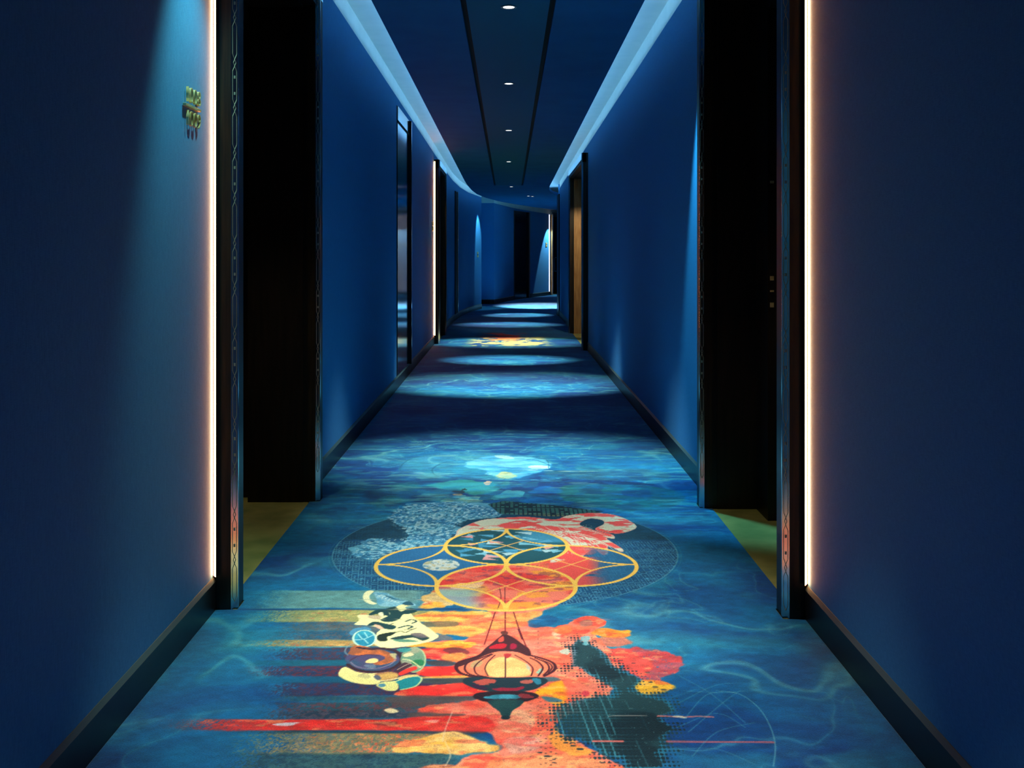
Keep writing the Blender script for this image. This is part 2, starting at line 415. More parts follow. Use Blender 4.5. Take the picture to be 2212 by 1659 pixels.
def portal(side, y0, y1, xw, top, label, detail=True, xin=None, group=None):
    s = side
    xi = xin or (xw - s*.083)                 # inner face of the posts
    xm = xi + s*.020                          # where the chamfer starts
    root = thing('door_surround', label, 'door surround', (xw - s*.04, y0, 0), group)
    for nm, ya in (('near_post', y0), ('far_post', y1)):
        near = nm == 'near_post'
        # core, dark
        g = xw - s*.024                       # edge between the dark groove and the walnut band
        core = MB().prism([(xw, ya+.004), (g, ya+.004), (g, ya+.014), (xm, ya+.014), (xi+s*.002, ya+.022), (xi+s*.002, ya+POST_D-.004), (xw, ya+POST_D-.004)], 0, top-.002)
        o = core.build(nm, M['base'], root)
        MB().prism([(g, ya), (xm, ya), (xm, ya+.014), (g, ya+.014)], 0, top-.003).build('wood_band', M['wood_front'], o)
        st = MB().prism([(xm, ya), (xi, ya+.020), (xi, ya+.030), (xi+s*.004, ya+.030), (xm, ya+.014)], 0, top-.004).build('metal_edge', M['metal'], o)
        if detail:
            ch = MB(); L = math.hypot(.02, .02)
            cx, cy = (xm+xi)/2 - s*.0006, ya + .010 - .0006
            chain(ch, cx, cy, -s*.7071, .7071, .03 + (.12 if not near else 0), top-.05)
            ch.build('chain_inlay', M['chain'], o)
        else:
            pass
    hd = MB().box(xw, xi + s*.012, y0, y1+POST_D, top-.12, top).build('header', M['base'], root)
    MB().box(xi + s*.012, xi, y0+.02, y1+POST_D-.004, top-.085, top-.002).build('metal_edge', M['mirror'], hd)
    return root

portal(-1, *PL1, XL, TOP1, 'black and walnut door surround nearest on the left, beside the room number')
portal(1, *PR1, XR, TOP1, 'black door surround nearest on the right, beside the warm light strip')
portal(-1, *PL2, XL, TOP2, 'slim door surround further down on the left, past the polished panel', detail=False)
portal(1, *PR2, XR, TOP2, 'door surround further down on the right with lit oak side inside', detail=False)

def led(side, y, xw, z0, z1, label, m='led_warm', k=1.3):
    """strip in the corner between wall and post; its lens is turned towards the wall, the back is an opaque housing"""
    s = side
    lens = [(xw - s*.0025, y-.001), (xw - s*.0115*k, y-.0155*k), (xw - s*.0120*k, y-.0145*k), (xw - s*.0035, y)]
    o = MB().prism(lens, z0, z1).build('light_strip', M[m])
    MB().prism([(xw - s*.0035, y-.0002), (xw - s*.0121*k, y-.0146*k), (xw - s*.0140*k, y-.0002)], z0-.002, z1+.002).build('housing', M['black'], o)
    return tag(o, label, 'light strip', None)
led(-1, PL1[0], XL, .125, TOP1-.03, 'warm vertical light strip grazing the wall beside the brass room number')
led(1, PR1[0], XR, .125, TOP1-.03, 'warm vertical light strip grazing the nearest wall on the right')
led(-1, PL2[0], XL, .125, TOP2-.03, 'warm vertical light strip further down on the left, past the polished panel', k=1.8)

# ------------------------------------------------------------------ tall polished panel on the left wall
py0, py1, ph = 9.31, 10.40, 2.62
root = thing('wall_panel', 'tall narrow polished metal panel in a black frame on the left wall', 'wall panel', (XL, (py0+py1)/2, .12))
x = XL
MB().box(x, x+.002, py0-.05, py0, .112, ph).box(x, x+.030, py1-.028, py1, .112, ph).box(x, x+.008, py0, py1, ph-.155, ph-.13).build('frame', M['black'], root)
MB().box(x+.001, x+.006, py0, py1-.028, .122, ph-.16).build('polished_sheet', M['mirror'], root)
MB().box(x, x+.009, py0, py1-.028, ph-.13, ph-.001).box(x, x+.030, py1, py1+.030, .122, ph).build('metal_edge', M['mirror'], root)
# slim service panel near the bend
root = thing('service_panel', 'slim flush service panel on the left wall just before the bend', 'wall panel', (-1.02, 19.0, 0))
b = MB(); b.sweep([(-1.006, 18.7), (-.985, 19.25)], [(0, .122), (.012, .122), (.012, 2.42), (0, 2.42)]); b.build('frame', M['black'], root)
b = MB(); b.sweep([(-.984, 19.26), (-.981, 19.32)], [(0, .122), (.014, .122), (.014, 2.44), (0, 2.44)]); b.build('metal_edge', M['metal'], root)

# ------------------------------------------------------------------ far bend: door, surround, panel
def along(p, q, t): return (p[0]+(q[0]-p[0])*t, p[1]+(q[1]-p[1])*t)
d = MB().sweep([FAR_WALL[1], FAR_WALL[2]], [(-.035, 0.01), (-.08, 0.01), (-.08, 2.415), (-.035, 2.415)]).build('door_5', M['gloss_black']); struct(d)
MB().sweep([FAR_WALL[1], along(FAR_WALL[1], FAR_WALL[2], .05)], [(.004, 0), (-.05, 0), (-.05, 2.42), (.004, 2.42)])\
    .sweep([along(FAR_WALL[1], FAR_WALL[2], .93), FAR_WALL[2]], [(.004, 0), (-.05, 0), (-.05, 2.42), (.004, 2.42)]).build('door_frame', M['base'], d)
fx, fy = FAR_WALL[3]
root = thing('door_surround', 'farthest door surround at the bend, lit by a pale strip', 'door surround', (fx, fy, 0))
MB().box(fx-.01, fx+.035, fy, fy+.1, 0, 2.44).build('near_post', M['base'], root)
MB().box(fx+.035, fx+.075, fy-.004, fy+.1, 0, 2.44).build('wood_band', M['oak'], root)
MB().box(fx+.075, fx+.095, fy-.006, fy+.1, 0, 2.44).build('metal_edge', M['metal'], root)
MB().sweep([(fx, fy), (2.05, 32.8)], [(0, 2.42), (.06, 2.42), (.06, 2.50), (0, 2.50)]).build('header', M['metal'], root)
MB().sweep([(fx+.1, fy+.1), (2.05, 32.8)], [(-.30, 0), (-.33, 0), (-.33, 2.42), (-.30, 2.42)]).build('door_leaf', M['wood'], root)
o = MB().box(fx-.055, fx-.012, fy-.09, fy-.03, .12, 2.42).build('light_strip', M['led_far'])
tag(o, 'pale vertical light strip at the far bend of the corridor', 'light strip')

# ------------------------------------------------------------------ door with pull handle at the end of the right wall
root = thing('corridor_door', 'dark fire door edge with a pull handle ending the right wall', 'door', (XR, 20.4, 0))
MB().box(XR-.02, XR+.05, 20.12, 20.86, 0, 2.45).build('door_leaf', M['base'], root, bevel=.003)
MB().tube([(XR-.02, 20.5, 1.17), (XR-.075, 20.5, 1.17), (XR-.085, 20.5, 1.16), (XR-.085, 20.5, .90), (XR-.075, 20.5, .89), (XR-.02, 20.5, .89)], .007, 8).build('pull_handle', M['metal'], root)

# ------------------------------------------------------------------ room numbers
def digit(ch, size, m, parent, y, z, x, depth=.004):
    cu = bpy.data.curves.new('digit', 'FONT'); cu.body = ch; cu.size = size; cu.extrude = depth
    cu.offset = -.0016; cu.resolution_u = 4
    t = bpy.data.objects.new('digit', cu); COL.objects.link(t)
    bpy.context.view_layer.update()
    me = bpy.data.meshes.new_from_object(t.evaluated_get(bpy.context.evaluated_depsgraph_get()))
    bpy.data.objects.remove(t)
    mt = Matrix(((0, 0, 1, x), (1, 0, 0, y), (0, 1, 0, z), (0, 0, 0, 1)))
    me.transform(Matrix.Translation(-world_loc(parent)) @ mt)
    me.materials.clear(); me.materials.append(m)
    o = bpy.data.objects.new('digit', me); COL.objects.link(o); o.parent = parent
    return o
def number_sign(label, y, z, rows, size=.0735, pitch=.0395):
    root = thing('room_number', label, 'room number', (XL, y, z))
    x = XL + .009
    for r, row in enumerate(rows):
        for i, ch in enumerate(row):
            digit(ch, size, M['brass'], root, y + i*pitch + (.006 if ch == '1' else 0), z + (.012 if r == 0 else -.012 - size*.70), x)
    if len(rows) > 1:
        MB().box(XL+.002, XL+.013, y-.002, y+pitch*4-.004, z-.0045, z+.0045).build('bar', M['brass'], root, bevel=.001)
    return root
number_sign('brass room number 1008 over 1009 on the blue wall beside the light strip', 3.185, 1.724, ('1008', '1009'))
def small_number(label, c, d, z):
    """too far away to read: raised brass bars"""
    root = thing('room_number', label, 'room number', (c[0], c[1], z))
    t = Vector(d).normalized()
    for k, zc in enumerate((z+.035, z-.035)):
        p = Vector(c); b_ = MB()
        b_.sweep([tuple(p - t*.07), tuple(p + t*.07)], [(.004, zc-.025), (.016, zc-.025), (.016, zc+.025), (.004, zc+.025)])
        b_.build('plate', M['brass'], root)
small_number('small dark room number plates beside the second left light strip', (XL, 13.55), (0, 1), 1.62)
small_number('small room number plates on the left wall at the start of the bend', (-.70, 22.35), (.24, 1.5), 1.23)
small_number('small brass room number plates on the farthest blue wall', along(FAR_WALL[2], FAR_WALL[3], .80), (.64, 1.7), 1.52)

# ------------------------------------------------------------------ downlights
def downlight(x, y, label, r=.033):
    z = ceil_z(y)
    root = thing('downlight', label, 'downlight', (x, y, z), 'recessed ceiling downlights')
    MB().disc_ring((x, y), r, r+.014, z-.004, z+.004).build('ring', M['lamp_ring'], root)
    MB().cyl((x, y), r, z-.0015, z+.004).build('lens', M['lamp_lens'], root)
DL = ['nearest round ceiling downlight, at the top edge of the view', 'second nearest ceiling downlight along the middle board',
      'third ceiling downlight along the middle board, halfway down the corridor', 'fourth ceiling downlight, small, towards the far end of the slots',
      'fifth ceiling downlight, just past the end of the ceiling slots']
for (yf, lb) in zip((5.80, 8.23, 11.06, 14.38, 18.9), DL):
    downlight(0 if yf < 18 else .05, yf, lb)
downlight(.42, 21.4, 'left one of the paired tiny downlights by the bend')
downlight(.48+.03, 21.55, 'right one of the paired tiny downlights by the bend')

# ------------------------------------------------------------------ carpet (dyed pattern = colour of the pile, vertex by vertex)
FH = F * EYE
def fp(u, v):                       # where a point seen at (u, v) lies on the floor
    return ((u - VX) * EYE / (v - VY), FH / (v - VY))
def conv(ox, oy, kx, ky):
    return lambda pts: [fp(ox + x*kx, oy + y*ky) for x, y in pts]
cA = conv(680, 1050, 820/2212, 609/1643)
cL = conv(960, 1300, 280/1659, 280/1659)
cS = conv(720, 1260, 260/1659, 260/1659)
cR = conv(1160, 1320, 340/1664, 339/1659)
cT = conv(800, 900, 600/2212, 220/811)
cB = conv(980, 1090, 420/2212, 150/790)
cZ = conv(200, 1240, 700/2212, 419/1324)

rows = [-1.4]
while rows[-1] < 30.8:
    y = rows[-1]
    rows.append(y + (0.05 if y < 2.25 else 0.0036*(y/2.4)**1.45))
RY = np.array(rows); NY = len(RY)
NX = 860
def in_any(y, rng): return any(a <= y <= b_ for a, b_ in rng)
posts_l = [(p[0]-.002, p[0]+POST_D+.002) for p in (PL1, PL2)] + [(p[1]-.002, p[1]+POST_D+.002) for p in (PL1, PL2)]
posts_r = [(p[0]-.002, p[0]+POST_D+.002) for p in (PR1, PR2)] + [(p[1]-.002, p[1]+POST_D+.002) for p in (PR1, PR2)]
lx = np.interp(RY, [17, 18.4, 19.9, 21.3, 22.8, 22.95, 24.8, 24.9, 27.1, 28.5, 30.2, 31], [-1.024, -1.009, -.958, -.848, -.608, -.72, -.76, -.346, .155, .62, 1.15, 1.5])
rx = np.where(RY > 20.88, np.interp(RY, [20.88, 23.3], [1.05, 4.6]), 1.004)
for i, y in enumerate(RY):
    if y < 17:
        lx[i] = -.950 if in_any(y, posts_l) else (-1.0 if in_any(y, (PL1, PL2)) else -1.0245)
    if y < 20.1:
        rx[i] = .935 if in_any(y, posts_r) else (.995 if in_any(y, (PR1, PR2)) else 1.0095)
    elif y <= 20.88: rx[i] = .98
S = np.linspace(0, 1, NX)
GX = lx[:, None] + (rx - lx)[:, None] * S[None, :]
GY = np.repeat(RY[:, None], NX, 1)
C = np.zeros((NY, NX, 3))

def hsh(i, j, seed):
    n = (i.astype(np.int64)*374761393 + j.astype(np.int64)*668265263 + seed*974634777) & 0x7fffffff
    n = ((n ^ (n >> 13)) * 1274126177) & 0x7fffffff
    n = n ^ (n >> 16)
    return (n & 0xffff) / 65535.0
def vnoise(x, y, seed=0):
    i = np.floor(x); j = np.floor(y); a = x-i; b_ = y-j
    a = a*a*(3-2*a); b_ = b_*b_*(3-2*b_)
    h = lambda p, q: hsh(i+p, j+q, seed)
    return (h(0,0)*(1-a)+h(1,0)*a)*(1-b_) + (h(0,1)*(1-a)+h(1,1)*a)*b_
def fbm(x, y, seed=0, oct=4):
    s = 0; t = 0; am = 1.0
    for k in range(oct):
        s = s + am*vnoise(x*2**k + 7.3*k, y*2**k + 3.1*k, seed+k); t += am; am *= .5
    return s/t
def sst(a, b_, x):
    t = np.clip((x-a)/(b_-a), 0, 1); return t*t*(3-2*t)
def rgb(c): return np.array(c, float)/255

class Win:
    def __init__(s, pts=None, pad=.03, y0=None, y1=None, x0=None, x1=None):
        if pts is not None:
            xs = [p[0] for p in pts]; ys = [p[1] for p in pts]
            x0, x1, y0, y1 = min(xs)-pad, max(xs)+pad, min(ys)-pad, max(ys)+pad
        r0, r1 = np.searchsorted(RY, [y0, y1]); r1 = min(r1+1, NY)
        c0 = int(max(0, (x0+.93)/2.03*NX - 2)) if x0 is not None else 0
        c1 = int(min(NX, (x1+1.11)/2.0*NX + 2)) if x1 is not None else NX
        c1 = max(c1, 1)
        s.sl = (slice(r0, r1), slice(c0, c1)); s.X = GX[s.sl]; s.Y = GY[s.sl]; s.ok = s.X.size > 0
    def put(s, col, a):
        a = np.clip(a, 0, 1)[..., None]
        C[s.sl] = C[s.sl]*(1-a) + col*a
def sdf_poly(X, Y, P):
    d = np.full(X.shape, 1e9); ins = np.zeros(X.shape, bool)
    n = len(P)
    for i in range(n):
        (ax, ay), (bx, by) = P[i], P[(i+1) % n]
        ex, ey = bx-ax, by-ay; wx, wy = X-ax, Y-ay
        t = np.clip((wx*ex+wy*ey)/(ex*ex+ey*ey+1e-12), 0, 1)
        d = np.minimum(d, (wx-ex*t)**2+(wy-ey*t)**2)
        c = (ay > Y) != (by > Y)
        ins ^= c & (X < ex*(Y-ay)/(ey+1e-12)+ax)
    return np.where(ins, -1, 1)*np.sqrt(d)
def cat(P, n=5, closed=False):
    P = [np.array(p) for p in P]; out = []; L = len(P)
    for i in range(L if closed else L-1):
        g = (lambda k: P[k % L]) if closed else (lambda k: P[min(max(k, 0), L-1)])
        a, b_, c, d = g(i-1), g(i), g(i+1), g(i+2)
        for k in range(n):
            t = k/n
            out.append(tuple(.5*((2*b_)+(-a+c)*t+(2*a-5*b_+4*c-d)*t*t+(-a+3*b_-3*c+d)*t**3)))
    if not closed: out.append(tuple(P[-1]))
    return out
AA = .0024
def fill(P, col, alpha=1.0, smooth=True, rough=0.0, rs=40, seed=1, soft=AA, col2=None, cs=(10, 10), stip=0.0):
    if smooth: P = cat(P, 4, True)
    w = Win(P, .03+rough*2)
    if not w.ok: return
    d = sdf_poly(w.X, w.Y, P)
    if rough: d = d + (fbm(w.X*rs, w.Y*rs, seed)-.5)*2*rough
    a = sst(soft, -soft, d)*alpha
    if stip: a = a*sst(stip-.25, stip+.1, fbm(w.X*170, w.Y*150, seed+9, 2) + .35*(1-stip))
    c = rgb(col)
    if col2 is not None:
        n = sst(.35, .65, fbm(w.X*cs[0], w.Y*cs[1], seed+3))[..., None]
        c = rgb(col)*(1-n) + rgb(col2)*n
    w.put(c, a)
def stroke(P, wdt, col, alpha=1.0, smooth=True, closed=False, taper=False, n=5):
    if smooth: P = cat(P, n, closed)
    elif closed: P = list(P)+[P[0]]
    if closed and smooth: P = P+[P[0]]
    w = Win(P, wdt+.01)
    if not w.ok: return
    d = np.full(w.X.shape, 1e9); L = len(P)-1
    for i in range(L):
        (ax, ay), (bx, by) = P[i], P[i+1]
        ex, ey = bx-ax, by-ay; wx, wy = w.X-ax, w.Y-ay
        t = np.clip((wx*ex+wy*ey)/(ex*ex+ey*ey+1e-12), 0, 1)
        h = wdt/2
        if taper: h = wdt/2*(1-.85*abs(2*(i+.5)/L-1)**1.5)
        d = np.minimum(d, np.sqrt((wx-ex*t)**2+(wy-ey*t)**2)-h)
    w.put(rgb(col), sst(AA*.7, -AA*.7, d)*alpha)
def ell(cx, cy, rx_, ry_, n=28, a0=0, a1=2*math.pi):
    return [(cx+rx_*math.cos(a0+(a1-a0)*k/n), cy+ry_*math.sin(a0+(a1-a0)*k/n)) for k in range(n)]

# --- the water ground over the whole length
def water():
    X, Y = GX, GY
    wx = (fbm(X*1.6, Y*1.6, 5)-.5); wy = (fbm(X*1.6+9, Y*1.6, 8)-.5)
    n = fbm(X*1.7+wx*2, Y*2.4+wy*2, 11, 5)
    C[:] = rgb((0, 62, 124))*(1-sst(.3, .7, n))[..., None] + rgb((0, 106, 156))*sst(.3, .7, n)[..., None]
    n2 = fbm(X*2.2+wx*3+4, Y*3.4, 31, 4)
    a = (sst(.55, .75, n2)*.45)[..., None]; C[:] = C*(1-a) + rgb((38, 132, 148))*a
    for k, (sx, sy, th, al, cc) in enumerate(((1.3, 1.9, .018, .42, (96, 172, 178)), (2.3, 3.4, .014, .30, (84, 158, 178)), (3.7, 4.6, .011, .22, (110, 180, 184)))):
        m_ = fbm((X+wx*.9)*sx+k*5, (Y+wy*1.1)*sy, 50+k*7, 3)
        r = np.abs(m_-.5)
        br = sst(.45, .62, fbm(X*1.4, Y*1.9, 90+k, 2))
        far_ = 1+.8*sst(4.9, 5.4, Y)
        a = (sst(th*1.6, 0, r)*al*far_*(.25+.75*br))[..., None]; C[:] = C*(1-a) + rgb(cc)*a
        a = (sst(th*6, 0, r)*al*far_*.38*br)[..., None]; C[:] = C*(1-a) + rgb(cc)*a
water()

# --- upper seascape of the panel
fill(cT([(0, 560), (150, 480), (420, 500), (900, 500), (1000, 560), (1500, 600), (1550, 700), (1000, 690), (700, 640), (400, 700), (200, 640), (0, 700)]), (3, 52, 100), .75, rough=.05, rs=7, seed=2, soft=.03, col2=(6, 84, 128), cs=(5, 9))
fill(cT([(1450, 440), (2212, 425), (2400, 480), (2212, 520), (1500, 500)]), (42, 100, 118), .7, rough=.02, rs=8, soft=.02)
fill(cT([(1480, 510), (1900, 515), (2212, 540), (2212, 556), (1700, 550), (1480, 530)]), (2, 42, 84), .8, rough=.01, soft=.012)
fill(cT([(1540, 556), (2212, 560), (2500, 640), (2300, 760), (1900, 740), (1560, 690)]), (14, 96, 104), .85, rough=.02, rs=8, soft=.012, col2=(24, 88, 112), cs=(3, 9))
fill(cT([(2000, 600), (2212, 590), (2212, 650), (2050, 640)]), (6, 60, 108), .7, rough=.02, soft=.01)
fill(cT([(240, 410), (400, 320), (800, 285), (1300, 330), (1430, 400), (1200, 470), (700, 500), (300, 470)]), (64, 148, 176), .55, rough=.03, rs=9, soft=.03)
fill(cT([(750, 405), (830, 350), (1000, 318), (1300, 335), (1430, 380), (1410, 425), (1250, 470), (1100, 505), (950, 470), (900, 430)]), (118, 200, 226), .85, rough=.03, rs=14, soft=.012, col2=(70, 165, 215), cs=(7, 16))
fill(cT([(1010, 470), (1060, 445), (1130, 455), (1160, 485), (1090, 502), (1020, 495)]), (214, 208, 130), .8, rough=.015, rs=30, soft=.01)
fill(cT([(1260, 405), (1330, 395), (1420, 400), (1410, 420), (1300, 425)]), (188, 232, 238), .9, rough=.012, rs=30)
fill(cT([(980, 318), (1050, 315), (1150, 335), (1060, 345)]), (205, 225, 210), .6, rough=.012, rs=30)
stroke(cT([(1100, 505), (800, 455), (520, 455), (270, 450), (245, 400), (330, 340), (500, 310), (700, 300), (800, 290)]), .009, (16, 84, 110), .6)
stroke(cT([(1430, 395), (1300, 350), (1050, 340), (800, 345), (600, 370), (510, 410), (495, 450), (560, 490), (700, 500)]), .010, (16, 80, 110), .65)
stroke(cT([(1070, 300), (1100, 290), (1250, 320), (1400, 350), (1420, 420)]), .008, (16, 80, 110), .5)
stroke(cT([(270, 455), (600, 460), (900, 458), (1000, 470)]), .006, (150, 210, 220), .7, smooth=False)
stroke(cT([(1250, 432), (1500, 440), (1900, 443)]), .008, (190, 220, 200), .75, smooth=False)
stroke(cT([(940, 500), (1200, 515), (1500, 500)]), .010, (110, 195, 215), .6)
stroke(cT([(960, 620), (1100, 560), (1300, 530), (1500, 545)]), .030, (4, 58, 96), .8, taper=True)
fill(cT([(420, 560), (560, 530), (750, 510), (900, 535), (1100, 520), (1040, 575), (960, 620), (800, 625), (620, 590)]), (44, 150, 156), .8, rough=.04, rs=12, soft=.012, col2=(30, 130, 120), cs=(6, 14))
fill(cT([(960, 650), (1060, 600), (1200, 590), (1240, 620), (1160, 660), (1000, 672)]), (64, 160, 180), .8, rough=.03, rs=14)
fill(cT([(1250, 600), (1400, 560), (1510, 590), (1480, 620), (1300, 620)]), (4, 104, 178), .7, rough=.03, rs=14, soft=.01)
fill(cT([(920, 690), (1050, 665), (1300, 650), (1500, 680), (1640, 690), (1400, 712), (1100, 705)]), (0, 98, 172), .75, rough=.03, rs=14, soft=.01)
fill(cT([(540, 690), (620, 645), (760, 640), (860, 650), (850, 690), (700, 700)]), (160, 202, 170), .75, rough=.05, rs=20, col2=(100, 190, 190), cs=(20, 30))
fill(cT([(640, 590), (690, 600), (760, 575), (740, 615), (690, 622)]), (20, 46, 50), .9, rough=.02, rs=40)
fill(cT([(655, 628), (700, 620), (740, 632), (700, 640)]), (205, 170, 110), .85, rough=.01, rs=40)
fill(cT([(905, 545), (930, 520), (965, 530), (940, 552)]), (215, 170, 140), .85, rough=.01, rs=50)
fill(cT([(0, 690), (120, 640), (240, 650), (220, 700), (80, 740)]), (20, 110, 128), .6, rough=.05, rs=10, soft=.02)
fill(cT([(120, 560), (300, 530), (420, 560), (300, 600)]), (14, 98, 118), .7, rough=.05, rs=10, soft=.02)

# brushed texture over the seascape and the water beyond
w = Win(y0=4.5, y1=12.5)
fade = sst(4.5, 4.9, w.Y)
n1 = fbm(w.X*7, w.Y*11, 301, 5); n2 = fbm(w.X*9+4, w.Y*13, 311, 5); n3 = fbm(w.X*5, w.Y*26, 321, 4); n4 = fbm(w.X*11, w.Y*20, 331, 5)
w.put(rgb((0, 44, 100)), sst(.56, .66, n1)*fade*sst(6.2, 5.4, w.Y)*.38)
w.put(rgb((40, 150, 160)), sst(.58, .66, n2)*fade*sst(7.0, 5.6, w.Y)*.28)
w.put(rgb((0, 110, 180)), sst(.58, .64, n4)*fade*sst(6.2, 5.4, w.Y)*.28)
w.put(rgb((120, 182, 176)), sst(.60, .70, n3)*fade*.40)
C[w.sl] = np.clip(C[w.sl]*(1+(fbm(w.X*14, w.Y*30, 341, 4)-.5)[..., None]*.34*fade[..., None]), 0, 1)

# --- the big fretwork disc
DC, DR = (-.015, 4.25), .72
w = Win(y0=DC[1]-DR-.03, y1=DC[1]+DR+.03)
X, Y = w.X-DC[0], w.Y-DC[1]
d = np.hypot(X, Y)
inside = sst(.004, -.004, d-DR)
c_ = np.where((Y > .12)[..., None], rgb((10, 66, 92)), rgb((16, 78, 122)))
w.put(c_, inside*.92)
def fret(X, Y, p):
    i = np.floor(X/p); j = np.floor(Y/p); a = X/p-i; b_ = Y/p-j
    h = hsh(i, j, 77)
    lv = (np.abs(a-.5) < .12); lh = (np.abs(b_-.5) < .12)
    edge = (a < .13) | (b_ < .13)
    box_ = (np.maximum(np.abs(a-.55), np.abs(b_-.55)) < .2)
    return np.where(h < .4, edge | box_, np.where(h < .7, edge ^ lv, lh ^ (a < .13))).astype(float)
fr = fret(X+Y*.12, Y, .0255)
rim = fret(X, Y, .0255)
w.put(rgb((84, 160, 190)), inside*fr*np.where(Y < .10, .62, .14)*np.where(X > .35, .85, 1))
w.put(rgb((96, 168, 190)), sst(.005, .001, np.abs(d-DR))*.55)
# pale ring lines
stroke(ell(DC[0], DC[1], DR*1.02, DR*1.02), .004, (60, 140, 160), .35, closed=True)

# cloud of stippled pale blue
fill(cA([(200, 400), (240, 350), (330, 312), (470, 335), (545, 305), (530, 262), (455, 212), (420, 190), (520, 160), (540, 115), (700, 97), (860, 100), (1040, 112), (1090, 170), (980, 190), (860, 215), (830, 262), (790, 335), (690, 360), (560, 372), (420, 400), (340, 440)]),
     (70, 150, 192), .92, rough=.035, rs=16, seed=4, col2=(96, 178, 208), cs=(9, 12))
w = Win(cA([(200, 450), (1100, 90)]), .05)
n = fbm(w.X*85, w.Y*70, 21, 2)
m_ = sdf_poly(w.X, w.Y, cat(cA([(230, 400), (330, 315), (545, 305), (430, 195), (540, 115), (860, 100), (1090, 170), (860, 215), (790, 335), (560, 372), (340, 440)]), 3, True))
ms = sst(.02, -.02, m_)
w.put(rgb((168, 216, 226)), ms*sst(.56, .66, n)*.75)
w.put(rgb((24, 96, 140)), ms*sst(.40, .32, n)*.7)
# dark squares strip at the top right of the disc
w = Win(cA([(1010, 200), (1660, 90)]), .05)
m_ = sdf_poly(w.X, w.Y, cA([(1010, 112), (1100, 92), (1400, 118), (1680, 155), (1560, 192), (1380, 182), (1080, 168)]))
ms = sst(.004, -.004, m_)
w.put(rgb((10, 46, 58)), ms*.95)
p = .022; i_ = np.floor(w.X/p); j_ = np.floor(w.Y/(p*1.5)); sq = ((w.X/p-i_) > .35) & ((w.Y/p/1.5-j_) > .4) & (hsh(i_, j_, 3) > .25)
warm = sst(.0, .06, w.X)*sst(.36, .2, w.X)*sst(4.85, 4.7, w.Y)
w.put(rgb((66, 140, 132))*(1-warm[..., None]) + rgb((236, 170, 90))*warm[..., None], ms*sq*.8)

# --- streaks to the left
def band(cy0, cy1, col, full, fade, xr_=2212, grain=.8, al=.9, col2=None):
    (x0, ya), (x1, yb) = cZ([(fade, cy1)])[0], cZ([(xr_, cy0)])[0]
    v = 1240+(cy0+cy1)/2*419/1324
    ufull = 200+full*700/2212; ufade = 200+fade*700/2212; uend = 200+xr_*700/2212
    Xf = (ufull-VX)*EYE/(v-VY); Xd = (ufade-VX)*EYE/(v-VY); Xe = (uend-VX)*EYE/(v-VY)
    w = Win(y0=ya-.02, y1=yb+.02)
    if not w.ok: return
    wob = (fbm(w.X*5, w.Y*30, int(cy0))-.5)*.028
    my = sst(ya-.007, ya+.007, w.Y+wob)*sst(yb+.007, yb-.007, w.Y+wob)
    t = sst(Xd-.08, Xf, w.X)**1.4
    g = fbm(w.X*230, w.Y*210, int(cy1)+5, 2)
    st = sst((1-t)*.72+.08, (1-t)*.72+.30, g+ .12)
    a = my*(t*(1-grain)+st*grain*np.clip(t*2.2, 0, 1))*sst(Xe+.05, Xe-.05, w.X)*al
    c = rgb(col)
    if col2 is not None:
        n = sst(.46, .60, fbm(w.X*150, w.Y*140, int(cy0)+31, 2))[..., None]; c = c*(1-n)+rgb(col2)*n
    w.put(c, a)
band(120, 246, (112, 158, 150), 1500, 1000, 2260, .35, .85)
band(246, 258, (14, 66, 112), 1150, 900, 2520, .1, .9)
band(258, 338, (164, 158, 86), 1650, 930, 2300, .5, .9, (190, 170, 90))
band(338, 400, (74, 92, 100), 1700, 1150, 2300, .7, .8, (110, 90, 80))
band(400, 462, (34, 66, 92), 1700, 1050, 2300, .6, .7, (90, 70, 76))
band(462, 504, (190, 136, 66), 1700, 850, 2300, .6, .9, (160, 130, 70))
band(508, 596, (74, 38, 54), 1650, 1080, 2400, .8, .85, (24, 52, 84))
band(596, 642, (12, 84, 92), 1500, 950, 2300, .4, .6)
band(642, 712, (104, 30, 46), 1600, 950, 2400, .75, .85, (40, 40, 74))
band(712, 760, (8, 70, 96), 1600, 1100, 2400, .4, .7)
band(760, 842, (74, 34, 60), 1600, 1080, 2500, .8, .85, (34, 44, 84))
band(842, 886, (58, 84, 90), 1600, 1100, 2600, .7, .75, (30, 70, 90))
band(886, 952, (112, 54, 58), 1700, 1050, 2600, .8, .8, (44, 72, 84))
band(952, 1004, (42, 52, 70), 1600, 1020, 2600, .8, .85, (84, 66, 78))
band(1004, 1078, (226, 42, 38), 1350, 300, 2500, .55, 1.0, (208, 52, 48))
band(1080, 1112, (34, 64, 76), 1500, 900, 2600, .7, .85)
band(1104, 1238, (160, 136, 80), 1950, 620, 2350, .8, .85, (120, 120, 90))
band(1236, 1420, (50, 84, 84), 1500, 700, 2500, .8, .8, (32, 62, 72))
w = Win(cZ([(1150, 1238), (2100, 1104)]), .02)
g = fbm(w.X*160, w.Y*150, 88, 2)
w.put(rgb((226, 110, 66)), sst(.60, .66, g)*sst(cZ([(1150, 1170)])[0][0], cZ([(2050, 1170)])[0][0], w.X)*.8*sst(cZ([(0, 1236)])[0][1], cZ([(0, 1226)])[0][1], w.Y)*sst(cZ([(0, 1100)])[0][1], cZ([(0, 1112)])[0][1], w.Y))
fill(cZ([(1225, 1040), (1330, 1026), (1450, 1028), (1330, 1050)]), (214, 214, 224), .9)
fill(cZ([(1990, 940), (2040, 928), (2090, 952), (2030, 962)]), (232, 220, 170), .95)

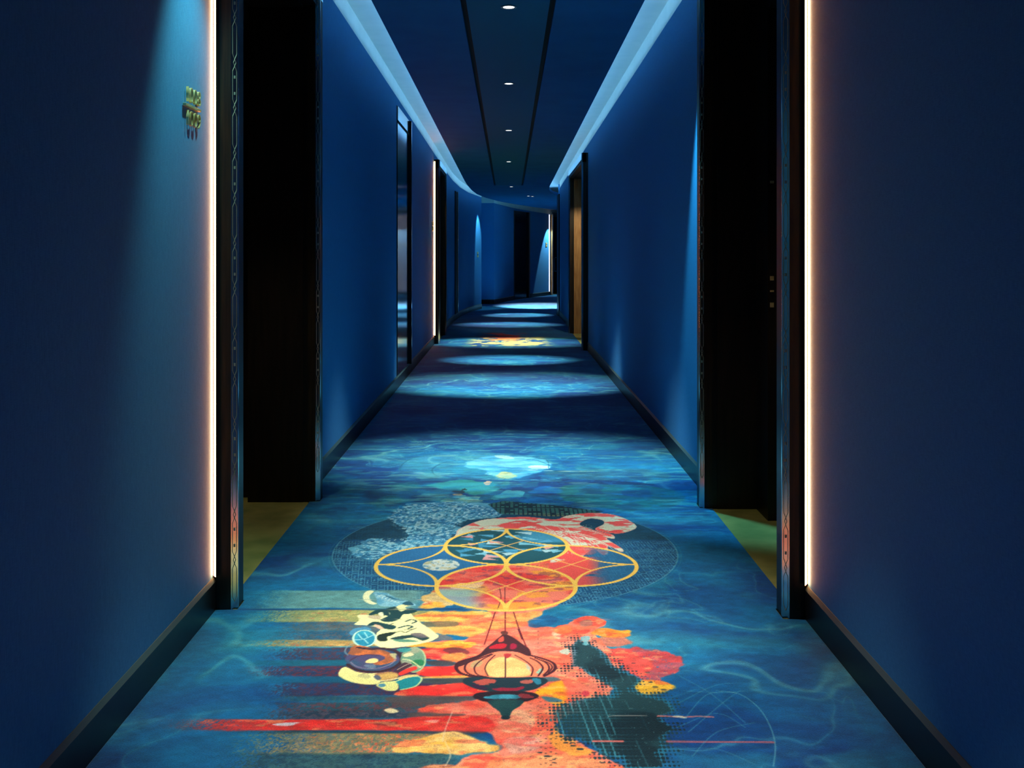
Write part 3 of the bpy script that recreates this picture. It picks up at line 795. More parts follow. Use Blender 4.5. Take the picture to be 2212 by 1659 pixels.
# --- the burning cloud mass
CORAL, SALMON, RED = (238, 104, 78), (240, 132, 108), (232, 44, 40)
fill(cA([(940, 560), (1050, 480), (1180, 500), (1300, 440), (1500, 420), (1640, 430), (1660, 500), (1480, 560), (1500, 640), (1330, 740), (1230, 800), (1400, 830), (1500, 790), (1560, 765), (1680, 790), (1690, 820), (1640, 850), (1700, 950), (1900, 980), (1800, 1060), (1700, 1300), (1500, 1340), (1400, 1420), (1500, 1480), (1640, 1560), (1800, 1700), (900, 1700), (880, 1600), (1090, 1570), (1040, 1480), (980, 1430), (830, 1380), (620, 1310), (900, 1260), (930, 1220), (600, 1210), (740, 1170), (900, 1130), (760, 1080), (820, 1040), (740, 1000), (660, 970), (800, 940), (640, 920), (900, 890), (660, 800), (860, 745), (1000, 740), (980, 640)]),
     CORAL, 1, rough=.022, rs=14, seed=6, col2=SALMON, cs=(7, 12), soft=.005)
def patch(P, col, al=.9, r=.018, rs=22, c2=None, seed=3, soft=.006, st=0): fill(cA(P), col, al, rough=r, rs=rs, col2=c2, seed=seed, soft=soft, stip=st, cs=(12, 26))
patch([(590, 772), (680, 742), (860, 742), (1010, 740), (1040, 775), (900, 800), (620, 800)], (250, 184, 70), c2=(248, 216, 120))
patch([(620, 700), (650, 640), (760, 600), (880, 660), (760, 712)], (246, 206, 130), .85, c2=(250, 180, 80))
patch([(610, 715), (700, 680), (770, 712), (700, 722)], (250, 176, 60), .9)
patch([(850, 800), (1000, 770), (1250, 740), (1330, 750), (1220, 820), (1050, 840), (900, 850)], (246, 170, 84), .85, c2=(244, 120, 80))
patch([(600, 842), (860, 815), (1000, 850), (900, 885), (680, 865)], (246, 150, 66), c2=(250, 190, 90))
patch([(640, 800), (820, 798), (824, 826), (660, 828)], (112, 104, 74), .85, r=.006)
patch([(600, 880), (760, 876), (800, 905), (640, 910)], (128, 96, 84), .7, r=.008)
patch([(540, 935), (760, 913), (920, 922), (900, 952), (700, 958)], (248, 154, 36), c2=(250, 184, 60))
patch([(600, 960), (720, 950), (860, 975), (960, 1010), (820, 1040), (640, 1010)], RED, .85, c2=(236, 96, 70))
patch([(760, 960), (860, 955), (900, 985), (800, 990)], (90, 44, 54), .8)
patch([(740, 1000), (850, 985), (900, 1010), (800, 1040)], (248, 150, 70), .85)
patch([(640, 1030), (760, 1024), (860, 1052), (700, 1060)], (70, 56, 58), .85, r=.01)
patch([(600, 1066), (860, 1060), (880, 1112), (640, 1122)], RED, 1, r=.008)
patch([(600, 1122), (880, 1112), (900, 1128), (640, 1132)], (244, 170, 70), .9, r=.004)
patch([(620, 1136), (900, 1130), (900, 1158), (660, 1162)], (66, 66, 66), .9, r=.006)
patch([(470, 1218), (640, 1172), (930, 1160), (1000, 1200), (900, 1234), (560, 1236)], RED, 1, r=.01, c2=(236, 62, 50))
patch([(420, 1238), (920, 1238), (880, 1262), (700, 1275), (520, 1300)], (88, 74, 74), .85, r=.01)
patch([(620, 1320), (700, 1290), (900, 1265), (1000, 1300), (980, 1400), (760, 1340)], SALMON, .9, c2=(240, 86, 66))
patch([(560, 1336), (860, 1338), (820, 1362), (600, 1366)], (84, 74, 74), .85, r=.008)
patch([(-60, 1384), (160, 1378), (400, 1372), (760, 1350), (1000, 1360), (1020, 1440), (700, 1442), (-60, 1412)], RED, .95, r=.008, c2=(236, 70, 56))
patch([(350, 1386), (470, 1384), (470, 1402), (360, 1404)], (120, 50, 50), .7, r=.008)
patch([(640, 1380), (720, 1374), (700, 1392)], (250, 190, 170), .7, r=.006)
patch([(560, 1442), (900, 1440), (1000, 1450), (700, 1458)], (60, 62, 70), .7, r=.006)
patch([(455, 1548), (520, 1505), (620, 1478), (800, 1448), (980, 1500), (1080, 1530), (1000, 1568), (560, 1566)], (248, 176, 66), 1, c2=(250, 206, 124), r=.014)
patch([(880, 1600), (1000, 1570), (1090, 1585), (1080, 1640), (900, 1660)], (232, 84, 60), .8)
patch([(620, 1640), (760, 1620), (900, 1650), (800, 1700), (600, 1700)], (236, 110, 70), .7)
patch([(1080, 1340), (1200, 1310), (1290, 1350), (1250, 1450), (1100, 1440)], (222, 196, 150), .6, c2=(240, 150, 120))
patch([(1100, 1480), (1300, 1470), (1330, 1540), (1150, 1570)], (216, 186, 168), .5)
patch([(1050, 1600), (1400, 1560), (1700, 1640), (1500, 1700), (1050, 1700)], (246, 160, 96), .6)
patch([(1400, 1400), (1480, 1490), (1620, 1560), (1500, 1590), (1360, 1500)], (250, 170, 60), .75)
patch([(1290, 1216), (1350, 1180), (1400, 1160), (1445, 1150), (1460, 1230), (1430, 1290), (1350, 1262)], (250, 164, 30), .95)
patch([(1300, 1130), (1390, 1120), (1430, 1140), (1330, 1150)], (60, 104, 116), .9, r=.006)
patch([(1320, 1236), (1400, 1244), (1440, 1264), (1360, 1268)], (50, 110, 140), .9, r=.006)
patch([(1380, 860), (1440, 870), (1420, 900)], (244, 210, 170), .8, r=.01)
patch([(1250, 790), (1360, 760), (1420, 790), (1330, 830), (1260, 830)], (20, 98, 150), .85, r=.012, c2=(14, 80, 130))
# red lobes and yellow leaf at the right
for (cx, cy, rx_, ry_) in ((1600, 800, 92, 36), (1460, 845, 72, 30), (1540, 850, 60, 30)):
    P = [(cx+rx_*math.cos(t*.45), cy+ry_*math.sin(t*.45)) for t in range(14)]
    fill(cA(P), (228, 74, 58), .95, rough=.01, rs=25, col2=(240, 110, 76), cs=(16, 26))
patch([(1540, 800), (1600, 788), (1620, 815), (1560, 826)], (150, 116, 104), .7, r=.01)
patch([(1400, 840), (1470, 826), (1500, 850), (1450, 872), (1400, 862)], (248, 120, 66), .9, r=.008)
patch([(1610, 862), (1680, 835), (1760, 846), (1830, 850), (1830, 880), (1740, 895), (1640, 880)], (238, 168, 40), 1, r=.012, c2=(236, 130, 50))
patch([(1640, 890), (1800, 896), (1840, 930), (1740, 950), (1660, 930)], (224, 110, 80), .8, r=.02)
patch([(1740, 950), (1960, 965), (2100, 992), (2110, 1100), (1960, 1150), (1840, 1100), (1740, 1030)], (212, 60, 62), .9, r=.03, st=.42, c2=(190, 80, 90))
patch([(1740, 955), (1900, 990), (2000, 1060), (1900, 1120), (1780, 1060)], (232, 80, 66), .8, r=.03)
patch([(1860, 1150), (2020, 1150), (2096, 1186), (1980, 1228), (1880, 1226)], (244, 182, 44), .95, r=.016)

# --- painterly mottling over the dyed design
w = Win(y0=2.2, y1=5.2)
cur = C[w.sl]
warm = sst(.10, .35, cur[..., 0]-cur[..., 2])
n1 = fbm(w.X*26, w.Y*60, 201, 4); n2 = fbm(w.X*18+5, w.Y*44, 211, 4); n3 = fbm(w.X*70, w.Y*110, 221, 3)
k1 = (warm*sst(.60, .70, n1)*.40)[..., None]; cur = cur*(1-k1) + rgb((248, 196, 120))*k1
k2 = (warm*sst(.60, .70, n2)*.45)[..., None]; cur = cur*(1-k2) + rgb((222, 60, 54))*k2
k3 = (warm*sst(.66, .74, n3)*.22)[..., None]; cur = cur*(1-k3) + rgb((120, 66, 70))*k3
cur = cur*(1 + (fbm(w.X*34, w.Y*60, 231, 4)-.5)[..., None]*.34)
C[w.sl] = np.clip(cur, 0, 1)

# --- dark ink cloud with halftone edge
INK = [(330, 400), (430, 295), (500, 330), (600, 370), (700, 420), (780, 500), (850, 600), (1050, 690), (1130, 760), (1060, 850), (1250, 900), (1400, 950), (1500, 1080), (1350, 1150), (1480, 1260), (1400, 1350), (1400, 1560), (1300, 1700), (900, 1700), (880, 1600), (640, 1550), (560, 1450), (300, 1380), (200, 1300), (180, 1200), (60, 1220), (160, 1080), (250, 1000), (480, 930), (780, 880), (650, 760), (520, 700), (420, 620), (300, 640), (340, 560)]
P = cat(cR(INK), 3, True)
w = Win(P, .12)
sd = sdf_poly(w.X, w.Y, P)
px_, py_ = .0112, .0185
jj = np.round(w.Y/py_); ii = np.round(w.X/px_)
dd = np.hypot((w.X-ii*px_), (w.Y-jj*py_)*.62)
nz = fbm(ii*.5, jj*.5, 17, 2)
r_ = .0058*sst(.045, -.035, sd + (nz-.5)*.07)
core = sst(.004, -.004, sd + .022 + (fbm(w.X*22, w.Y*22, 19)-.5)*.05)
dots = sst(.0012, -.0012, dd-r_)*(r_ > .0012)
low = sst(3.02, 2.86, w.Y)*sst(.36, .16, w.X)*.8          # the lower left stays an open grid
inkc = rgb((6, 36, 46))*(1-sst(.4, .6, fbm(w.X*9, w.Y*9, 23)))[..., None] + rgb((24, 62, 70))*sst(.4, .6, fbm(w.X*9, w.Y*9, 23))[..., None]
blue_under = sst(.006, -.006, sd+.01)
w.put(rgb((28, 112, 142)), blue_under*sst(.10, .25, w.X)*.92)
w.put(inkc, np.maximum(core*(1-low*.55), dots))
gl = (np.abs((w.X+w.Y*.10)/px_/2-np.round((w.X+w.Y*.10)/px_/2)) < .10)
gh = (np.abs(w.Y/py_-.5-np.round(w.Y/py_-.5)) < .09)
w.put(rgb((76, 158, 172)), (np.maximum(gl*sst(.5, .6, vnoise(w.X*30, w.Y*9, 5)), gh*.35))*blue_under*.6*sst(3.05, 2.95, w.Y)*sst(.42, .22, w.X))
g = vnoise(w.X*260, w.Y*200, 41)
w.put(rgb((120, 170, 170)), (g > .93)*blue_under*.35)
# loose dot columns on the salmon ground
for (cx, y0_, y1_, stp, rr) in ((0, 60, 1340, 42, .0026), (1, 980, 1659, 60, .0038), (3, 1370, 1659, 52, .0042), (5, 1280, 1659, 46, .0046), (7, 1370, 1659, 52, .0036), (-3, 1000, 1600, 70, .002)):
    y = y0_
    while y < y1_:
        (qx, qy), = cR([(12+cx*27, y)])
        stroke([(qx-.001, qy), (qx+.001, qy)], rr*1.0, (36, 40, 48), .9, smooth=False); y += stp
for (cx, cy, s_) in ((30, 1515, 1.4), (105, 1555, 1.8), (300, 1370, 1.7), (380, 1445, 1.5), (455, 1480, 2.0), (305, 1412, 1.4), (375, 1410, 1.2), (440, 1410, 1.2), (520, 1450, 1.1), (600, 1515, 1.4), (695, 1625, 1.2), (770, 1625, 1.2), (845, 1625, 1.3), (180, 1590, 1.0), (180, 1625, 1.2), (885, 540, 1.6), (1020, 568, 1.4), (1165, 665, 1.6), (770, 470, 1.3), (610, 330, 1.3), (1340, 850, 1.8), (1420, 850, 1.2), (1200, 770, 1.5), (1250, 820, 1.8)):
    (qx, qy), = cR([(cx, cy)])
    stroke([(qx-.0022*s_, qy), (qx+.0022*s_, qy)], .0048*s_, (22, 48, 58), .95, smooth=False)
fill(cR([(240, 445), (320, 420), (330, 470), (260, 465)]), (176, 206, 190), .8, rough=.01, rs=40)
fill(cR([(460, 300), (540, 275), (560, 350), (500, 370)]), (112, 186, 196), .8, rough=.015, rs=40)
fill(cR([(490, 880), (530, 865), (550, 905), (510, 925)]), (206, 60, 76), .9, rough=.008, rs=40)
stroke(cR([(760, 1130), (900, 1124), (1160, 1128)]), .004, (196, 190, 180), .6)
# thin lines at the lower right
stroke(cR([(1280, 1130), (1400, 1132), (1560, 1140), (1700, 1132), (1860, 1140)]), .008, (206, 120, 120), .8)
stroke(cR([(1440, 1132), (1510, 1136), (1580, 1150)]), .012, (210, 214, 190), .8, taper=True)
stroke(cR([(1380, 1400), (1700, 1402), (2000, 1404), (2500, 1408)]), .009, (196, 96, 104), .75)
stroke(cR([(600, 1395), (900, 1398)]), .010, (240, 120, 110), .8)
lc = (84, 156, 176)
for P in ([(1500, 990), (1900, 800), (2300, 780)], [(1560, 1160), (1800, 900), (2100, 880)], [(1480, 1250), (1900, 1100), (2200, 1250)], [(1500, 700), (1850, 900), (2200, 1200)],
          [(1550, 860), (1900, 880), (2250, 860)], [(1600, 1300), (2000, 960), (2150, 860)], [(1640, 1560), (1900, 1300), (2300, 1200)], [(1500, 1480), (1900, 1480), (2300, 1640)]):
    stroke(cR(P), .0034, lc, .42)
stroke(cR([(1900, 860), (2150, 900), (2350, 1050), (2470, 1250), (2520, 1450), (2500, 1659)]), .004, (110, 176, 190), .5)
stroke(cA([(760, 1500), (790, 1580), (760, 1643)]), .004, (240, 220, 180), .5)
stroke(cA([(800, 1330), (760, 1430), (745, 1500)]), .004, (240, 220, 190), .5)

# --- wild bird with looping neck
BIRD = [(30, 345), (60, 290), (300, 192), (560, 162), (860, 152), (1150, 182), (1280, 140), (1500, 110), (1750, 115), (1950, 170), (2085, 262), (1980, 322), (1840, 342), (1640, 312), (1615, 280), (1705, 235), (1690, 190), (1560, 170), (1470, 200), (1440, 245), (1600, 305), (1800, 350), (1830, 400), (1740, 400), (1925, 520), (1895, 550), (1760, 480), (1760, 565), (1690, 585), (1600, 520), (1500, 575), (1440, 620), (1250, 640), (1100, 680), (1150, 560), (1260, 480), (1200, 400), (1000, 330), (600, 292), (200, 330), (0, 400)]
P = cat(cB(BIRD), 3, True)
w = Win(P, .03)
sd = sdf_poly(w.X, w.Y, P)
n = fbm(w.X*12+w.Y*3, w.Y*26, 61, 4)
n = sst(.46, .56, n + .035*sst(-.05, .05, w.X)*sst(.3, .2, w.X) - .20*sst(.0, -.12, w.X))[..., None]
c = rgb((212, 226, 202))*(1-n) + rgb((240, 92, 88))*n
w.put(c, sst(AA, -AA, sd))
w.put(rgb((226, 170, 160)), sst(.005, .001, np.abs(sd+.004))*.5)
for k in range(26):
    a = k/25
    x0, y0_ = 1080+200*math.sin(k*1.7), 250+60*a
    x1, y1_ = 1240+620*a+30*math.sin(k*2.3), 600-100*a+30*math.sin(k*3.1)
    stroke(cB([(x0, y0_), ((x0+x1)/2+60, (y0_+y1_)/2-25), (x1, y1_)]), .007, (226, 228, 204) if k % 3 else (236, 84, 90), .8, taper=True)
for k in range(9):
    stroke(cB([(1260+k*14, 250+k*6), (1400+k*22, 262+k*7), (1540+k*30, 240+k*18)]), .005, (214, 226, 206), .7, taper=True)
for (P_, wd) in (([(1500, 135), (1560, 125), (1625, 135)], .014), ([(1300, 190), (1370, 165), (1440, 160)], .014), ([(640, 220), (740, 200), (840, 230)], .020), ([(640, 250), (760, 262), (900, 240)], .015), ([(1230, 380), (1300, 370), (1380, 420)], .014), ([(1700, 300), (1800, 320), (1900, 300)], .014)):
    stroke(cB(P_), wd, (232, 66, 66), .8, taper=True)

# --- rosette of four gold rings
RC, RR = (-.010, 4.024), .260
cN, cSo, cW, cE = (RC[0], RC[1]+RR), (RC[0], RC[1]-RR), (RC[0]-RR, RC[1]), (RC[0]+RR, RC[1])
def disc(c, r=RR): 
    w = Win(y0=c[1]-r-.02, y1=c[1]+r+.02, x0=c[0]-r-.02, x1=c[0]+r+.02)
    return w, sst(.002, -.002, np.hypot(w.X-c[0], w.Y-c[1])-r)
w, m_ = disc(cW); w.put(rgb((36, 112, 168)), m_*.82)
w, m_ = disc(cE)
w.put(rgb((34, 108, 156)), m_*.6*sst(.30, .36, w.X))
n = fbm(w.X*9+3, w.Y*14, 71)
w.put(rgb((236, 84, 80)), m_*sst(.40, .28, w.X)*sst(.30, .42, n)*.9)
w, m_ = disc(cN)
w.put(rgb((20, 84, 98)), m_*1.0)
# shards
w.put(rgb((70, 160, 200)), m_*sst(.02, .10, w.X)*sst(4.30, 4.36, w.Y)*.8)
rs_ = random.Random(12)
for k in range(46):
    a_ = rs_.uniform(0, 2*math.pi); q_ = RR*.93*math.sqrt(rs_.random())
    x_, y_ = cN[0]+q_*math.cos(a_), cN[1]+q_*math.sin(a_)
    L_ = rs_.uniform(.035, .085); th_ = rs_.uniform(-.6, .6) + (math.pi if rs_.random() < .5 else 0)
    P = [(x_+L_*math.cos(th_), y_+L_*.7*math.sin(th_)), (x_-L_*.4*math.cos(th_)-.018*math.sin(th_), y_-L_*.4*math.sin(th_)+.026*math.cos(th_)), (x_-L_*.3*math.cos(th_)+.012*math.sin(th_), y_-L_*.4*math.sin(th_)-.020*math.cos(th_))]
    if all(math.hypot(px-cN[0], py-cN[1]) < RR for px, py in P):
        fill(P, rs_.choice([(120, 196, 220), (80, 166, 206), (176, 218, 226), (60, 146, 186), (12, 62, 74), (226, 160, 160)]), .92, smooth=False)
w, m_ = disc(cSo)
n = fbm(w.X*8, w.Y*16, 73)[..., None]
w.put(rgb((232, 66, 62))*(1-sst(.4, .62, n)) + rgb((242, 128, 104))*sst(.4, .62, n), m_)
w.put(rgb((248, 166, 60)), m_*sst(.5, .6, fbm(w.X*7, w.Y*13, 74))*.9)
w.put(rgb((120, 60, 90)), m_*sst(.62, .68, fbm(w.X*22, w.Y*40, 75))*.5)
w.put(rgb((120, 186, 196)), m_*sst(-.06, -.16, w.X)*sst(3.78, 3.70, w.Y)*.8)
fill(cA([(780, 600), (850, 570), (1000, 560), (960, 590), (860, 610)]), (240, 226, 190), .6, rough=.02, rs=20)
stroke(cA([(1075, 600), (1085, 660), (1060, 740)]), .003, (70, 30, 40), .8)
stroke(cA([(1108, 600), (1108, 740)]), .003, (70, 30, 40), .8)
# stippled white medallion in the left ring
(mx, my), = [fp(953, 1223)]
w, m_ = disc((mx, my), .074)
w.put(rgb((206, 222, 214)), m_*.95)
w.put(rgb((84, 140, 160)), m_*sst(.52, .6, fbm(w.X*60, w.Y*60, 81, 2))*.8)
w.put(rgb((196, 190, 140)), m_*sst(.60, .66, fbm(w.X*50+9, w.Y*50, 82, 2))*.7)
GOLD = (250, 206, 92)
for c in (cN, cSo, cW, cE):
    w = Win(y0=c[1]-RR-.03, y1=c[1]+RR+.03, x0=c[0]-RR-.03, x1=c[0]+RR+.03)
    d0_ = np.hypot(w.X-c[0], w.Y-c[1])
    ang = np.arctan2(w.Y-c[1], w.X-c[0])
    wd = .0082
    w.put(rgb(GOLD), sst(.002, -.002, np.abs(d0_-RR)-wd))
    for sx in (-1, 1):
        for sy in (-1, 1):
            dx, dy = w.X-c[0]-sx*RR, w.Y-c[1]-sy*RR
            near_tip = np.abs(np.abs(np.arctan2(np.abs(dy), np.abs(dx))-math.pi/4)/(math.pi/4))
            w.put(rgb(GOLD), sst(.002, -.002, np.abs(np.hypot(dx, dy)-RR)-(.0050+.0034*near_tip))*(d0_ < RR)*.97)
    if c is not cW:
        q = .076
        for sx in (-1, 1):
            stroke([(c[0]-q*sx, c[1]-q), (c[0]+q*sx, c[1]+q)], .0075, (246, 190, 96), .9, smooth=False)
fill([(RC[0]+.020*math.cos(t*.6283)*(1 if t % 2 else .6), RC[1]+.028*math.sin(t*.6283)*(1 if t % 2 else .6)) for t in range(10)], GOLD, 1)

# --- lantern
MAR, DK = (62, 20, 34), (24, 44, 56)
fill(cL([(150, 850), (260, 765), (450, 700), (600, 660), (1000, 680), (1120, 715), (1300, 755), (1420, 850), (1370, 925), (1200, 975), (780, 992), (400, 985), (220, 935)]), (240, 130, 92), .85)
fill(cL([(530, 870), (590, 780), (720, 730), (860, 728), (1010, 790), (1110, 880), (1090, 965), (800, 985), (590, 975)]), (248, 206, 128), .95, rough=.008, rs=30, col2=(246, 184, 110), cs=(14, 20))
fill(cL([(1040, 820), (1110, 850), (1110, 930), (1060, 900)]), (170, 186, 170), .8, rough=.01, rs=30)
fill(cL([(1160, 930), (1220, 870), (1280, 890), (1240, 940)]), (140, 196, 168), .9, rough=.008, rs=30)
fill(cL([(340, 830), (410, 780), (470, 790), (420, 850), (350, 860)]), (176, 160, 110), .8, rough=.01, rs=30)
for P, wd in (([(560, 640), (420, 720), (200, 790), (150, 860), (200, 930), (330, 970), (470, 985)], .012), ([(600, 690), (440, 750), (300, 800), (260, 880), (330, 950), (520, 985)], .0065),
              ([(620, 690), (470, 770), (385, 860), (420, 950), (560, 985)], .005), ([(650, 700), (560, 790), (520, 880), (560, 970)], .004), ([(780, 720), (780, 985)], .004),
              ([(900, 700), (1040, 780), (1130, 870), (1110, 970)], .0045), ([(1100, 740), (1200, 790), (1260, 870), (1200, 970)], .006), ([(1160, 740), (1300, 800), (1340, 880), (1270, 960)], .006),
              ([(1080, 700), (1230, 740), (1370, 790), (1420, 850), (1390, 910), (1280, 970)], .010), ([(1210, 760), (1330, 800), (1380, 860), (1330, 930)], .005)):
    stroke(cL(P), wd, MAR, .95)
fill(cL([(770, 430), (880, 475), (1000, 560), (1080, 615), (1110, 700), (1060, 712), (960, 672), (850, 655), (700, 655), (560, 690), (380, 770), (200, 850), (160, 830), (260, 765), (430, 710), (520, 620), (620, 540), (710, 465)]), (60, 26, 36), .95)
fill(cL([(570, 600), (680, 560), (780, 560), (760, 610), (600, 625)]), (196, 26, 44), .95, rough=.006, rs=40)
fill(cL([(690, 500), (750, 460), (760, 520), (700, 535)]), (228, 84, 66), .9)
fill(cL([(860, 555), (930, 570), (900, 620), (850, 615)]), (170, 24, 60), .9, rough=.006, rs=40)
fill(cL([(760, 690), (860, 690), (800, 745)]), (170, 40, 50), .9)
fill(cL([(720, 405), (770, 392), (815, 410), (800, 440), (740, 440)]), (92, 50, 44), .95)
for P in ([(650, 150), (600, 300), (510, 570)], [(780, 150), (778, 300), (780, 420)], [(885, 150), (960, 380), (1050, 600)]):
    stroke(cL(P), .0042, (110, 30, 36), .95)
stroke(cL([(950, 370), (1000, 500)]), .007, (84, 20, 34), .9)
fill(cL([(235, 1050), (320, 985), (780, 992), (1210, 985), (1325, 1035), (1240, 1100), (1110, 1155), (780, 1185), (480, 1155), (320, 1105)]), (22, 48, 60), 1)
fill(cL([(400, 1030), (600, 1015), (640, 1050), (520, 1080), (410, 1070)]), (210, 84, 70), .85, rough=.012, rs=50)
fill(cL([(960, 1030), (1110, 1015), (1120, 1060), (980, 1080)]), (214, 100, 84), .8, rough=.012, rs=50)
fill(cL([(1140, 1010), (1230, 1020), (1250, 1070), (1170, 1080)]), (44, 140, 170), .8, rough=.010, rs=40)
fill(cL([(620, 1130), (850, 1125), (1020, 1100), (1000, 1145), (780, 1165), (640, 1155)]), (168, 26, 52), .85, rough=.008, rs=50)
fill(cL([(340, 1080), (460, 1090), (560, 1140), (440, 1140)]), (56, 24, 58), .8)
fill(cL([(365, 1240), (440, 1185), (780, 1165), (1110, 1180), (1210, 1232), (1110, 1282), (980, 1305), (560, 1305), (430, 1275)]), (40, 24, 36), 1)
fill(cL([(500, 1245), (640, 1208), (900, 1208), (980, 1240), (860, 1262), (640, 1266)]), (60, 158, 182), .95, rough=.008, rs=40, col2=(30, 110, 130), cs=(30, 20))
fill(cL([(950, 1210), (1060, 1205), (1130, 1235), (1000, 1250)]), (150, 44, 52), .8, rough=.012, rs=60)
fill(cL([(555, 1290), (780, 1275), (1005, 1290), (965, 1355), (870, 1415), (835, 1485), (735, 1485), (695, 1420), (605, 1360)]), (14, 56, 66), 1, rough=.003, rs=40, col2=(26, 72, 74), cs=(20, 14))
fill(cL([(725, 1505), (750, 1482), (820, 1482), (842, 1505), (815, 1528), (745, 1528)]), (18, 44, 54), 1)

# --- scrollwork figure
CR_, TD = (240, 234, 168), (18, 62, 66)
def sf(P, c, a=1.0, **k): fill(cS(P), c, a, **k)
sf([(560, 140), (720, 150), (900, 230), (1110, 290), (1120, 330), (900, 345), (640, 330), (600, 240)], (92, 164, 198), .9, rough=.006, rs=40, col2=(140, 196, 214), cs=(30, 40))
sf([(720, 180), (900, 240), (1000, 262), (860, 250), (740, 215)], (44, 108, 132), .9)
sf([(500, 118), (560, 130), (500, 190), (520, 260), (600, 300), (520, 308), (430, 265), (408, 200), (440, 140)], (242, 240, 190))
for k in range(7): stroke(cS([(570+k*20, 170+k*12), (680+k*40, 180+k*18)]), .0035, (196, 226, 226), .8, smooth=False)
sf([(340, 460), (480, 452), (700, 470), (900, 320), (1080, 330), (1000, 360), (1150, 520), (1240, 600), (1440, 735), (1320, 830), (900, 905), (640, 895), (540, 820), (600, 720), (640, 650), (480, 600), (280, 585), (350, 540)], CR_, 1, rough=.005, rs=30)
sf([(950, 300), (1040, 265), (1110, 315), (1020, 325)], (30, 84, 104), .95)
sf([(490, 445), (600, 385), (700, 375), (770, 430), (760, 470), (620, 440), (520, 460)], TD)
sf([(720, 380), (850, 340), (900, 390), (950, 405), (1060, 360), (1155, 405), (1050, 440), (960, 450), (900, 520), (760, 555), (650, 525), (760, 470), (780, 430)], TD)
sf([(620, 430), (680, 420), (690, 470), (640, 470)], (232, 232, 190))
sf([(480, 470), (600, 462), (660, 490), (600, 520), (500, 500)], (190, 170, 140), .9)
sf([(470, 605), (560, 548), (700, 572), (860, 610), (820, 655), (700, 645), (620, 600)], TD)
sf([(560, 590), (640, 600), (700, 650), (620, 645)], (236, 180, 150), .9)
sf([(600, 785), (640, 725), (860, 690), (800, 740), (740, 760), (745, 810), (650, 822)], (20, 40, 32))
sf([(780, 785), (950, 742), (1150, 735), (1325, 770), (1230, 812), (1100, 770), (900, 800)], (30, 60, 62))
sf([(1060, 720), (1200, 705), (1300, 760), (1180, 770)], (104, 96, 100), .9)
sf([(820, 805), (960, 790), (1180, 820), (960, 835)], (70, 128, 110), .9)
stroke(cS([(1000, 545), (1080, 520), (1145, 545), (1090, 570)]), .007, TD)
stroke(cS([(900, 635), (1020, 605), (1090, 620), (1040, 640)]), .008, TD)
for P in ([(860, 700), (930, 680), (980, 700)], [(1000, 700), (1060, 670), (1140, 640)], [(760, 600), (830, 570)], [(980, 660), (1100, 650)]): stroke(cS(P), .005, (60, 70, 56), .8)
sf([(220, 700), (300, 640), (460, 625), (520, 665), (340, 690), (260, 740)], (70, 140, 176), .9)
P = [(430+155*math.cos(t*.4), 780+112*math.sin(t*.4)) for t in range(16)]
sf(P, (50, 158, 182), 1, rough=.004, col2=(30, 130, 160), cs=(20, 20)); stroke(cS(P), .007, (190, 226, 200), .95, closed=True)
for P in ([(300, 800), (420, 790), (560, 730)], [(420, 790), (480, 850)], [(340, 720), (400, 790)], [(430, 700), (470, 760)]): stroke(cS(P), .0045, (160, 216, 216), .9)
P = [(540, 1095), (560, 1080)]
E1 = [(545+375*math.cos(t*.35), 1080+150*math.sin(t*.35)) for t in range(18)]
sf(E1, (72, 66, 104), 1, rough=.006, col2=(50, 78, 110), cs=(14, 20))
sf([(200, 980), (260, 900), (360, 880), (560, 930), (700, 950), (820, 1010), (860, 1080), (780, 1120), (620, 1150), (560, 1120), (680, 1080), (700, 1030), (560, 1000), (400, 1010), (260, 1010)], (204, 106, 52), 1, rough=.006, rs=40, col2=(150, 84, 54), cs=(30, 26))
sf([(440, 1110), (500, 1065), (590, 1060), (620, 1095), (540, 1125)], (246, 216, 140))
sf([(780, 1000), (860, 990), (880, 1060), (820, 1060)], (196, 190, 130), .8, rough=.006)
sf([(430, 1150), (560, 1150), (560, 1190), (440, 1180)], (110, 130, 150), .7, rough=.01)
stroke(cS([(340, 905), (520, 930), (700, 920), (860, 960), (935, 1040), (930, 1110), (820, 1190), (650, 1235), (480, 1240), (300, 1205), (200, 1140)]), .0125, (52, 30, 42), 1)
stroke(cS([(230, 1090), (330, 1030), (480, 1005), (620, 1020)]), .006, (70, 40, 70), .9)
stroke(cS([(240, 1110), (320, 1170), (480, 1200), (640, 1190), (800, 1130), (860, 1060)]), .005, (150, 130, 150), .7)
stroke(cS([(200, 1010), (160, 960), (200, 890), (290, 850)]), .005, (130, 150, 160), .7)
sf([(75, 1290), (100, 1205), (180, 1178), (300, 1235), (480, 1265), (620, 1270), (640, 1400), (380, 1412), (180, 1360)], (238, 228, 146), 1, rough=.003)
sf([(350, 1290), (440, 1270), (520, 1310), (440, 1340)], (170, 166, 120), .6, rough=.012, rs=50)
sf([(560, 1290), (720, 1250), (880, 1255), (900, 1320), (800, 1370), (640, 1370)], (206, 168, 90), 1, rough=.006, rs=30, col2=(170, 120, 80), cs=(20, 30))
sf([(550, 1300), (620, 1290), (660, 1340), (600, 1355)], (70, 84, 110), .9)
stroke(cS([(560, 1290), (540, 1330), (640, 1370), (860, 1340), (900, 1330)]), .006, CR_, .9)
E2 = [(1100+170*math.cos(t*.4), 1075+175*math.sin(t*.4)) for t in range(16)]
sf(E2, (104, 148, 120), .95, rough=.004, col2=(150, 160, 130), cs=(16, 20)); 
sf([(1070, 1100), (1200, 1070), (1260, 1110), (1220, 1160), (1120, 1150)], (34, 120, 78), 1)
sf([(870, 930), (1000, 910), (1080, 940), (960, 975)], (50, 140, 140), .9)
sf([(960, 1010), (1060, 975), (1110, 1010), (1000, 1035)], (236, 210, 160), .95)
